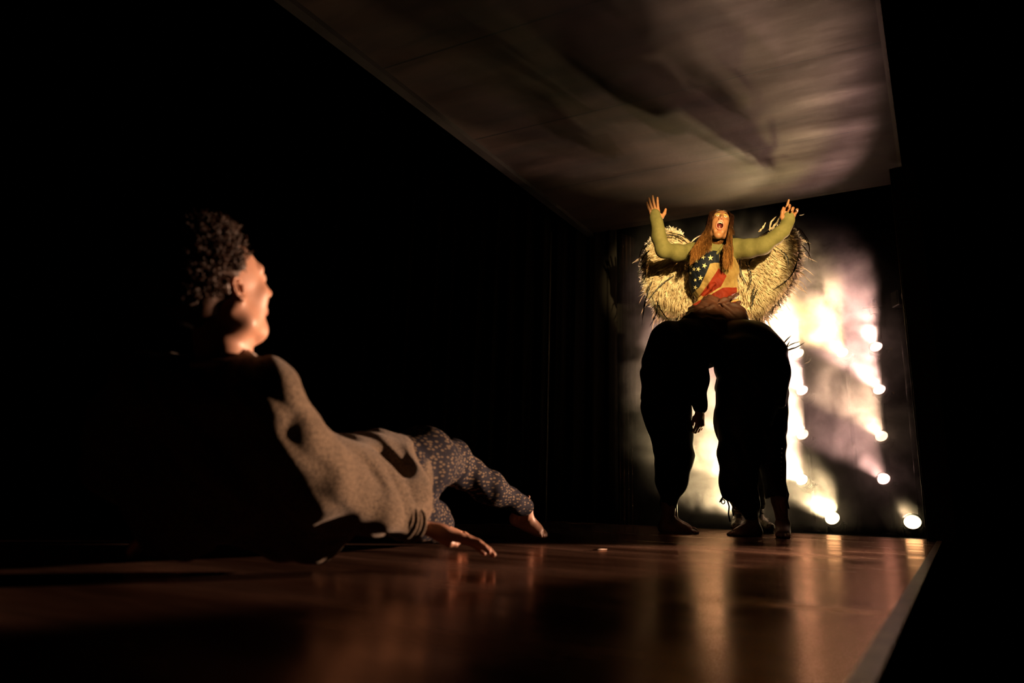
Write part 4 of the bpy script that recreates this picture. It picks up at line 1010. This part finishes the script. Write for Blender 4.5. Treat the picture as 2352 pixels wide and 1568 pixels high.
    cap = solid([EL((0, -0.020, 0.040), (0.082, 0.098, 0.092), 0.01), EL((0, -0.05, -0.03), (0.072, 0.06, 0.10), 0.04), EL((0, 0.085, 0.005), (0.066, 0.075, 0.090), 0.012, op='s')], 0.004, T=T)
    mb.add(cap[0], cap[1])
    n = 17
    for i in range(2600):
        s = rng.choice((1, 1, 1, -1, -1)); q = rng.random()
        part = Vector((s * 0.003, 0.035 - 0.095 * rng.random(), 0.128 - 0.01 * rng.random()))
        a = rng.uniform(-0.25, 1.0)                                   # how far forward it falls
        side = Vector((s * rng.uniform(0.072, 0.096), -0.05 + 0.115 * a, 0.035 + rng.uniform(-.02, .02)))
        low = Vector((s * rng.uniform(0.070, 0.100), -0.045 + 0.115 * a, -0.07))
        p0, p1, p2 = T @ part, T @ side, T @ low
        top1 = T @ Vector((s * 0.050, 0.035 * a - 0.01 + part.y * 0.3, 0.118))
        if s > 0:   # her right, picture left: spreads wide over the shoulder
            ex = rng.uniform(0, 1); end = J(1584 + 50 * ex ** 1.1, 608 + rng.uniform(-30, 4) - 36 * ex, -0.13 - 0.05 * rng.random()); mid = J(1600 + 33 * ex, 560 - 12 * ex + rng.uniform(-5, 5), -0.11 - 0.03 * rng.random())
        else:
            ex = rng.uniform(0, 1); end = J(1660 + 22 * ex, 606 + rng.uniform(-45, 14), -0.15 - 0.03 * rng.random()); mid = J(1665 + 18 * ex, 572 + rng.uniform(-6, 6), -0.13 - 0.03 * rng.random())
            if rng.random() < 0.10: end = J(1683 + rng.uniform(-4, 5), 535 + rng.uniform(-6, 6), -0.06); mid = J(1682, 528, -0.05)
        ctrl = [p0, top1, p1, p2, mid, end]; jit = Vector((rng.uniform(-1, 1), rng.uniform(-1, 1), rng.uniform(-1, 1))) * 0.007
        pts = []
        for k in range(n + 1):
            u = k / n * (len(ctrl) - 1); i0 = min(int(u), len(ctrl) - 2); tt = u - i0
            c0, c1, c2, c3 = ctrl[max(i0 - 1, 0)], ctrl[i0], ctrl[i0 + 1], ctrl[min(i0 + 2, len(ctrl) - 1)]
            pts.append(0.5 * ((2 * c1) + (c2 - c0) * tt + (2 * c0 - 5 * c1 + 4 * c2 - c3) * tt * tt + (3 * c1 - c0 - 3 * c2 + c3) * tt ** 3) + jit * math.sin(5.0 * k / n + i) * (k / n) )
        mb.tube(pts, [0.0004 + 0.0007 * math.sin(PI * min(1, (k + 1) / n)) for k in range(n + 1)], 4, cap=False)
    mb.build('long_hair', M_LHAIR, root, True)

    wings(root, J)
    return root

def feather_mesh(mb, base, tip, width, bend, nrm, curl=0.0, seg=8, jag=0.12, m=0, rng=random, quill=True):
    """one feather: a curved vane cut by splits, thin quill, thickness from the double curve"""
    base = Vector(base); tip = Vector(tip); ax = tip - base; L = ax.length; ax.normalize()
    nrm = Vector(nrm); nrm = (nrm - ax * nrm.dot(ax)).normalized(); sd = ax.cross(nrm)
    cen = []
    for i in range(seg + 1):
        t = i / seg; cen.append(base + ax * L * t + sd * bend * math.sin(PI * t) + nrm * (curl * t * t))
    v = []; f = []
    for i, c in enumerate(cen):
        t = i / seg; w = width * (math.sin(PI * min(1, t * 0.92 + 0.08)) ** 0.6) * (1 - 0.25 * t)
        if i == seg: w *= 0.2
        j1 = 1 - jag * rng.random(); j2 = 1 - jag * rng.random()
        v += [c - sd * w * j1 - nrm * w * 0.25 - ax * w * 0.3, c + nrm * 0.0006, c + sd * w * j2 - nrm * w * 0.25 - ax * w * 0.3]
    for i in range(seg):
        a = i * 3
        f += [(a, a + 1, a + 4, a + 3), (a + 1, a + 2, a + 5, a + 4)]
    mb.add(v, f, m)
    if quill: mb.tube([c + nrm * 0.001 for c in cen], [0.0011 * (1 - 0.7 * i / seg) for i in range(seg + 1)], 4, m, cap=False)

def feather_material(name, c1, c2, trans=0.5):
    m = bpy.data.materials.new(name); m.use_nodes = True; t = NT(m); t.n.remove(t.n['Principled BSDF'])
    tc = t.new('TexCoord'); n = t.new('TexNoise', i_Scale=26.0, i_Detail=5.0, i_Roughness=0.7); t.l(tc.outputs['Object'], n.inputs['Vector'])
    r = t.new('ValToRGB'); r.color_ramp.elements[0].color = (*c1, 1); r.color_ramp.elements[1].color = (*c2, 1); r.color_ramp.elements[0].position = 0.36; r.color_ramp.elements[1].position = 0.64
    t.l(n.outputs[0], r.inputs[0])
    d = t.new('BsdfDiffuse'); tr = t.new('BsdfTranslucent'); mx = t.new('MixShader'); mx.inputs[0].default_value = trans
    t.l(r.outputs[0], d.inputs['Color']); t.l(r.outputs[0], tr.inputs['Color']); t.l(d.outputs[0], mx.inputs[1]); t.l(tr.outputs[0], mx.inputs[2])
    t.l(mx.outputs[0], t.n['Material Output'].inputs['Surface']); return m
M_DOWN = feather_material('cream_feather', (0.40, 0.29, 0.17), (0.86, 0.78, 0.56), 0.45)
M_RUFF = feather_material('white_ruffle', (0.70, 0.64, 0.52), (0.88, 0.84, 0.74), 0.45)
M_PLUME = material('black_plume', (0.012, 0.011, 0.009), 0.45, spec=0.4)
M_PLUMEB = material('brown_plume', (0.06, 0.035, 0.015), 0.5)

def wings(root, J):
    rng = random.Random(5)
    OUT = {
     -1: [(1590, 560), (1568, 538), (1545, 527), (1522, 530), (1500, 545), (1485, 570), (1478, 602), (1477, 640), (1487, 672), (1500, 702), (1515, 728), (1535, 738), (1570, 735), (1600, 715), (1608, 660), (1600, 600)],
      1: [(1690, 600), (1705, 575), (1740, 545), (1775, 528), (1800, 515), (1822, 526), (1838, 556), (1840, 600), (1830, 640), (1812, 672), (1790, 698), (1768, 722), (1748, 748), (1725, 735), (1700, 700), (1685, 655)],
    }
    ROOTP = {-1: (1592, 620), 1: (1698, 620)}
    for s in (-1, 1):
        out = OUT[s]; cx, cy = ROOTP[s]
        # depth: the wing stands behind the shoulders and its tip sweeps back
        def W3(x, y, dy=0.0): return J(x, y, 0.17 + 0.0011 * abs(x - 1640) + dy)
        # backing: a padded frame, thin but real
        n = len(out); vf = [W3(x, y, 0.0) for x, y in out]; vb = [p + Vector((0, 0.012, 0)) for p in vf]
        c = W3(sum(p[0] for p in out) / n, sum(p[1] for p in out) / n, 0.02)
        v = vf + vb + [c, c + Vector((0, 0.012, 0))]; f = []
        for i in range(n):
            j = (i + 1) % n; f += [(i, j, 2 * n), (n + j, n + i, 2 * n + 1), (i, n + i, n + j, j)]
        wing = mesh_obj('wing', v, f, M_DOWN, root, False)
        # soft cream feathers in layers fanning out from the shoulder
        mb = MB(); xs = [p[0] for p in out]; ys = [p[1] for p in out]; k = 0; P2 = []
        while k < 2300:
            x = rng.uniform(min(xs), max(xs)); y = rng.uniform(min(ys), max(ys))
            if not in_poly(np.array([x]), np.array([y]), out)[0]: continue
            k += 1; P2.append((x, y))
        P2.sort(key=lambda q: -((q[0] - cx) ** 2 + (q[1] - cy) ** 2))
        for i, (x, y) in enumerate(P2):
            dx, dy = x - cx, y - cy; r = math.hypot(dx, dy) + 1e-6
            ux, uy = dx / r * 0.7 + rng.uniform(-.22, .22) + 0.25 * math.sin(x * 0.09 + y * 0.05), dy / r * 0.7 + 0.75 + rng.uniform(-.18, .15); q = math.hypot(ux, uy); ux /= q; uy /= q
            L = rng.uniform(18, 46); lay = -0.012 - 0.035 * (i / len(P2))
            ex, ey = x + ux * L, y + uy * L
            if not in_poly(np.array([cx + (ex - cx) * 1.03]), np.array([cy + (ey - cy) * 1.03]), out)[0]:
                if rng.random() < 0.92: continue
            feather_mesh(mb, W3(x, y, lay), W3(ex, ey, lay - 0.004 + rng.uniform(-.008, .006)), rng.uniform(0.0035, 0.009), rng.uniform(-.018, .018), (rng.uniform(-.45, .45), -1, rng.uniform(-.3, .3)), curl=rng.uniform(-.02, .04), seg=6, jag=0.6, rng=rng, quill=False)
        tag(mb.build('cream_feathers', M_DOWN, wing, True), kind='stuff')
        # ruffled white edge
        mb = MB(); edge = out[1:15] if s == -1 else out[3:14]
        cum = 0
        for i in range(len(edge) - 1):
            (x0, y0), (x1, y1) = edge[i], edge[i + 1]; l = math.hypot(x1 - x0, y1 - y0); m_ = int(l / 0.55)
            nx, ny = (y1 - y0) / l, -(x1 - x0) / l
            if (x0 - cx) * nx + (y0 - cy) * ny < 0: nx, ny = -nx, -ny
            for j in range(m_):
                t = j / m_; x = x0 + (x1 - x0) * t; y = y0 + (y1 - y0) * t; L = rng.uniform(2, 10)
                feather_mesh(mb, W3(x - nx * 7, y - ny * 7, -0.02), W3(x + nx * L + rng.uniform(-4, 4), y + ny * L + rng.uniform(-2, 5), 0.012 + rng.uniform(-.02, .02)), rng.uniform(0.003, 0.008), rng.uniform(-.012, .012), (rng.uniform(-.8, .8), -1, rng.uniform(-.8, .8)), curl=rng.uniform(-.006, .006), seg=5, jag=0.55, rng=rng, quill=False)
        tag(mb.build('white_ruffle', M_RUFF, wing, True), kind='stuff')
        # long dark plumes, one object each
        if s == -1:
            PLM = [((1500, 640), (1475, 748), 6, 0), ((1512, 690), (1493, 750), -5, 0), ((1548, 632), (1490, 690), 6, 0), ((1545, 535), (1597, 560), -6, 0), ((1530, 540), (1575, 552), -8, 0), ((1505, 548), (1476, 580), 6, 0), ((1492, 575), (1470, 610), 5, 0), ((1485, 600), (1464, 640), 5, 0), ((1483, 620), (1467, 660), -4, 0), ((1500, 530), (1540, 522), -5, 0), ((1508, 690), (1538, 735), 4, 0), ((1480, 565), (1468, 600), 4, 1), ((1590, 590), (1588, 645), 8, 0), ((1570, 715), (1576, 742), 2, 1), ((1560, 725), (1552, 745), 2, 1)]
        else:
            PLM = [((1785, 570), (1812, 618), -14, 0), ((1835, 580), (1772, 665), -20, 0), ((1700, 590), (1722, 660), 10, 0), ((1712, 600), (1716, 672), -14, 0), ((1722, 610), (1735, 590), -6, 0), ((1695, 600), (1700, 650), 8, 0), ((1735, 655), (1730, 705), 4, 0), ((1740, 665), (1728, 720), 5, 0), ((1830, 525), (1862, 575), -12, 1), ((1836, 530), (1858, 600), -14, 1), ((1840, 560), (1868, 602), -4, 1), ((1820, 520), (1855, 550), -10, 1), ((1775, 530), (1738, 548), 4, 0), ((1770, 535), (1735, 545), -4, 0), ((1788, 690), (1796, 708), 2, 1), ((1782, 700), (1774, 724), 3, 1), ((1745, 730), (1752, 760), 3, 1), ((1740, 735), (1764, 762), 2, 1), ((1730, 720), (1742, 755), -3, 1), ((1815, 540), (1790, 560), 4, 0)]
        for (a, b, bd, br) in PLM:
            mb = MB(); pa = W3(a[0], a[1], -0.085); pb = W3(b[0], b[1], -0.105); nsg = 24
            feather_mesh(mb, pa, pb, 0.0095 if not br else 0.0075, bd * 0.0026, (0.1, -1, 0), curl=-0.01, seg=nsg, jag=0.9, rng=rng)
            mb.build('dark_plume', M_PLUMEB if br else M_PLUME, wing, True)
        if s == 1:   # pale upright plumes by the raised hand, and a few at the small of the back
            for (a, b, bd, w) in [((1765, 528), (1792, 494), 6, 0.012), ((1768, 530), (1784, 496), -6, 0.010), ((1742, 532), (1759, 510), 3, 0.011), ((1790, 560), (1822, 520), 4, 0.013), ((1800, 570), (1838, 545), 4, 0.013), ((1805, 590), (1840, 575), 4, 0.012)]:
                mb = MB(); feather_mesh(mb, W3(a[0], a[1], -0.03), W3(b[0], b[1], -0.03), w, bd * 0.0026, (0.2, -1, 0.1), seg=10, jag=0.7, rng=rng); mb.build('pale_plume', M_DOWN, wing, True)
            for (a, b, bd) in [((1795, 800), (1820, 768), -3), ((1798, 803), (1816, 778), 3), ((1800, 804), (1838, 784), -4), ((1800, 806), (1850, 785), 4), ((1800, 808), (1835, 796), -2), ((1780, 800), (1808, 790), 2)]:
                mb = MB(); feather_mesh(mb, W3(a[0], a[1], 0.0), W3(b[0], b[1], 0.0), 0.007, bd * 0.0026, (0.1, -1, 0), seg=8, jag=0.5, rng=rng); mb.build('brown_plume', M_PLUMEB, wing, True)
            mb = MB(); mb.tube([W3(1730, 730, .01), W3(1760, 765, .01), W3(1785, 795, .01), W3(1800, 806, .0)], [0.012, 0.006, 0.005, 0.004], 8); mb.build('plume_stem', M_PLUMEB, wing, True)
WO = woman()
# ------------------------------------------------------------------ curtains at the back opening, small props
def curtain(name, a, b, z0, z1, mat, label, folds_n, amp, cat='curtain', seed=1):
    rng = random.Random(seed); a = Vector(a); b = Vector(b); d = b - a; n = folds_n * 8; nr = Vector((-d.y, d.x, 0)).normalized()
    v = []; f = []; zs = np.linspace(z0, z1, 9)
    ph = [rng.uniform(-.6, .6) for _ in range(n + 1)]
    for side in (0, 1):
        for zi, z in enumerate(zs):
            for i in range(n + 1):
                t = i / n; o = amp * math.sin(t * folds_n * 2 * PI + ph[0]) * (0.7 + 0.3 * math.sin(z * 1.3 + i * 0.1)) + amp * 0.3 * math.sin(t * folds_n * 5.3 * PI + z * 0.5)
                p = a + d * t + nr * (o + side * 0.003); v.append((p.x, p.y, z))
    m = len(zs) * (n + 1)
    for zi in range(len(zs) - 1):
        for i in range(n):
            q = zi * (n + 1) + i; f.append((q, q + 1, q + n + 2, q + n + 1)); f.append((m + q + 1, m + q, m + q + n + 1, m + q + n + 2))
    for zi in range(len(zs) - 1):
        for i in (0, n):
            q = zi * (n + 1) + i; f.append((q, q + n + 1, m + q + n + 1, m + q))
    for i in range(n):
        for zi in (0, len(zs) - 1):
            q = zi * (n + 1) + i; f.append((q, m + q, m + q + 1, q + 1))
    return tag(mesh_obj(name, v, f, mat, None, True), label, cat)
u_ = -dir_left
q0 = at(2128, 1200, 4.16)
gz = Vector((q0.x, q0.y, 0))
M_DRAPE = material('black_wool_drape', (0.010, 0.009, 0.008), 0.9, spec=0.15)
sd = Vector((gz.x, gz.y, 0)).normalized()
curtain('side_curtain', gz + sd * 0.10 + Vector((0.05, 0, 0)), gz + sd * 3.4 + Vector((0.10, 0, 0)), -0.02, 4.2, M_DRAPE, 'black drape running back from the far right corner of the stage', 22, 0.02)
lq = onz(1428, 1203)
curtain('side_curtain', (lq.x - 0.02, lq.y + 0.05, 0), (C_LEFT.x - 2.6, C_LEFT.y + 1.4, 0), -0.02, 4.2, M_DRAPE, 'black drape hanging left of the lit opening behind the stage', 22, 0.035, seed=4)
def gauze():
    m = bpy.data.materials.new('thin_gauze'); m.use_nodes = True; t = NT(m); t.n.remove(t.n['Principled BSDF'])
    d = t.new('BsdfTranslucent'); d.inputs[0].default_value = (0.30, 0.2, 0.15, 1); tr = t.new('BsdfTransparent'); mx = t.new('MixShader'); 
    tc = t.new('TexCoord'); mp = t.new('Mapping'); mp.inputs['Scale'].default_value = (60, 60, 0.4); t.l(tc.outputs['Object'], mp.inputs[0])
    n = t.new('TexNoise', i_Scale=1.0, i_Detail=3.0); t.l(mp.outputs[0], n.inputs[0])
    mr = t.new('MapRange'); mr.inputs['To Min'].default_value = 0.05; mr.inputs['To Max'].default_value = 0.55; mr.inputs['From Min'].default_value = 0.4; mr.inputs['From Max'].default_value = 0.75; t.l(n.outputs[0], mr.inputs[0])
    t.l(mr.outputs[0], mx.inputs[0]); t.l(tr.outputs[0], mx.inputs[1]); t.l(d.outputs[0], mx.inputs[2]); t.l(mx.outputs[0], t.n['Material Output'].inputs['Surface']); return m
lr = onz(1466, 1203)
curtain('gauze_strip', (lq.x, lq.y + 0.04, 0), (lr.x, lr.y + 0.06, 0), -0.02, 2.40, gauze(), 'thin see-through gauze strip hanging left of the barefoot left performer', 4, 0.012, seed=3)

# narrow flat panel at the far right corner with a thin dull brown batten along one edge
def slat(x0, y0, x1, y1, Y, r, mat, nm): 
    mb = MB(); mb.tube([at(x0, y0, Y), at(x1, y1, Y)], r, 6); return mb.build(nm, mat)
cr_ = empty('corner_flat', (q0.x, q0.y + 0.0, -0.03), 'tall narrow black panel standing at the far right corner of the stage', 'panel')
wv = (C_FAR - gz); wv.z = 0
mb = MB(); slab(mb, [gz + Vector((0, 0.012, 0)), gz + Vector((0, -0.004, 0)), gz + u_ * 0.14 + Vector((0, -0.004, 0)), gz + u_ * 0.14 + Vector((0, 0.012, 0))][::-1], -0.03, 2.38); mb.build('board', M_BLACKPAINT, cr_)
mb = MB(); mb.tube([(gz.x - 0.004, gz.y + 0.004, -0.03), (gz.x - 0.004, gz.y + 0.004, 2.38)], 0.0035, 8); mb.build('edge_batten', material('dull_batten', (0.05, 0.035, 0.025), 0.5), cr_, True)

# clamp with cross bar on the right hand pipe, tape tabs
pA = PIPE['A']
def prop(name, loc, label, cat, group=None): return empty(name, loc, label, cat, group)
zc = at(2022, 709, pA[1]).z
cl = prop('pipe_clamp', (pA[0], pA[1], zc - 0.05), 'yellowish pipe clamp with a thin cross bar near the top of the right hand pipe', 'clamp')
M_BRASS = material('yellowed_metal', (0.20, 0.15, 0.04), 0.35, 0.7)
mb = MB(); mb.box((-0.024, -0.026, -0.05), (0.024, 0.026, 0.05), Matrix.Translation((pA[0], pA[1], zc)), bev=0.006); mb.build('clamp_body', M_BRASS, cl)
mb = MB(); mb.tube([(pA[0] - 0.115, pA[1] - 0.03, zc - 0.004), (pA[0] + 0.105, pA[1] - 0.03, zc + 0.012)], 0.004, 8); mb.build('cross_bar', M_BRASS, cl, True)
mb = MB(); mb.tube([Vector((pA[0] + 0.020 * math.cos(a), pA[1] - 0.02, zc + 0.06 + 0.020 * math.sin(a))) for a in np.linspace(-1.2, 4.4, 16)], 0.003, 6); mb.build('ring', M_BRASS, cl, True)
cb = prop('safety_cable', (pA[0] + 0.05, pA[1] - 0.01, zc - 0.3), 'thin cable hanging from the clamp on the right hand pipe', 'cable')
mb = MB(); mb.tube([(pA[0] + 0.030, pA[1] - 0.028, zc + 0.002), (pA[0] + 0.052, pA[1] - 0.02, zc - 0.04), (pA[0] + 0.055, pA[1] - 0.01, zc - 0.10), (pA[0] + 0.052, pA[1] + 0.0, zc - 0.26), (pA[0] + 0.02, pA[1] + 0.0, zc - 0.36)], 0.0028, 6); mb.build('cable', M_METAL, cb, True)
M_TAPE = material('yellow_tape', (0.75, 0.55, 0.10), 0.5)
for i, (x, y, w, h, lab) in enumerate([(2045, 801, 0.016, 0.010, 'larger yellow tape tab beside the topmost spotlight of the right hand pipe'), (2051, 902, 0.010, 0.009, 'small yellow tape tab beside the second spotlight of the right hand pipe'), (2021, 827, 0.012, 0.004, 'thin pale tape tab under the topmost spotlight of the right hand pipe')]):
    p = at(x, y, pA[1] - 0.02)
    t_ = prop('tape_tab', (pA[0], p.y, p.z), lab, 'tape')
    mb = MB(); mb.box((-w, -0.001, -h), (w, 0.001, h), Matrix.Translation((p.x, p.y, p.z))); mb.build('tab', M_TAPE, t_)
    mb = MB(); mb.tube([(p.x, p.y + 0.003, p.z), (pA[0], pA[1], p.z)], 0.003, 6); mb.build('stem', M_METAL, t_, True)
# unlit box lamp on its own stand at the right
bp = at(2077, 683, 5.05)
st = stand(bp.x + 0.02, bp.y + 0.10, bp.z + 0.10, 'black stand carrying the unlit square lamp at the right')
bx = prop('box_lamp', (bp.x, bp.y, bp.z - 0.065), 'small unlit square lamp with a round glass lens at the upper right', 'lamp')
mb = MB(); mb.box((-0.058, -0.02, -0.062), (0.058, 0.085, 0.062), Matrix.Translation(bp), bev=0.008); mb.build('housing', M_BODY, bx)
M_GLASS = material('ribbed_lens_glass', (0.85, 0.70, 0.70), 0.15, 0.3, bump=1.0, scale=90)
mb = MB(); Tq = place_mat(bp + Vector((0, -0.021, 0)), (-0.35, -1, -0.15)); mb.lathe([(0, 0.020), (0.02, 0.018), (0.038, 0.010), (0.048, 0.0), (0.050, -0.01)], Tq, 32); mb.build('lens', M_GLASS, bx, True)
for s in (-1, 1):
    mb = MB(); mb.box((-0.003, -0.012, -0.045), (0.003, 0.0, 0.045), Matrix.Translation(bp + Vector((s * 0.060, 0.0, 0)))); mb.build('shutter', M_METAL, bx)
# cable and plug of the floor light in the corner
pf = onz(2082, 1226, -0.028)
c_ = prop('power_cable', (pf.x, pf.y, -0.03), 'short power cable with a shiny plug beside the corner floor spotlight', 'cable')
fl = at(2096, 1199, 4.75)
mb = MB(); mb.tube([(pf.x - 0.01, pf.y, -0.012), (pf.x - 0.06, pf.y + 0.1, -0.024), (fl.x - 0.02, fl.y + 0.05, -0.024), (fl.x + 0.06, fl.y + 0.16, -0.024)], 0.005, 8); mb.build('cable', M_METAL, c_, True)
mb = MB(); mb.tube([(pf.x - 0.014, pf.y - 0.002, -0.016), (pf.x + 0.022, pf.y - 0.006, 0.012)], 0.008, 10); mb.build('plug', M_STEEL, c_, True)
# scraps: a loose feather in the air, a pale splinter on the deck
rng_ = random.Random(9)
for (x, y, x2, y2, lab) in [(1849, 834, 1862, 827, 'loose pale feather in the air below the brown plumes'), (1836, 494, 1848, 491, 'tiny loose feather in the air beside the raised left hand of the singer')]:
    mb = MB(); feather_mesh(mb, at(x, y, 4.5), at(x2, y2, 4.5), 0.005, 0.004, (0.1, -1, 0.2), seg=6, jag=0.4, rng=rng_)
    o = mb.build('loose_feather', M_RUFF, None, True); tag(o, lab, 'feather')
a_ = onz(1362, 1263, 0.003); b_ = onz(1394, 1261, 0.003)
mb = MB(); mb.tube([a_, a_ * 0.5 + b_ * 0.5 + Vector((0, 0, 0.001)), b_], [0.002, 0.0035, 0.001], 6)
tag(mb.build('wood_splinter', material('pale_wood', (0.22, 0.14, 0.08), 0.6), None, True), 'pale splinter lying on the stage floor right of the reclining man\'s hand', 'splinter')
# far left: black equipment box on the wall with one red pilot lamp
wp = at(928, 630, 8.86)
pb = prop('wall_box', (wp.x, 8.9, wp.z), 'black box with a tiny red pilot lamp on the far wall', 'box')
mb = MB(); mb.box((-0.12, -0.0, -0.15), (0.12, 0.04, 0.15), Matrix.Translation((wp.x, 8.86, wp.z)), bev=0.01); mb.build('case', M_BLACKPAINT, pb)
mb = MB(); mb.lathe([(0.012, -0.002), (0.011, 0.006), (0, 0.009)], place_mat(Vector((wp.x, 8.86, wp.z)), (0, -1, 0)), 12); mb.build('pilot_lamp', material('red_pilot', (0.5, 0.05, 0.02), 0.3, emit=(1, 0.16, 0.03), es=1.2), pb, True)
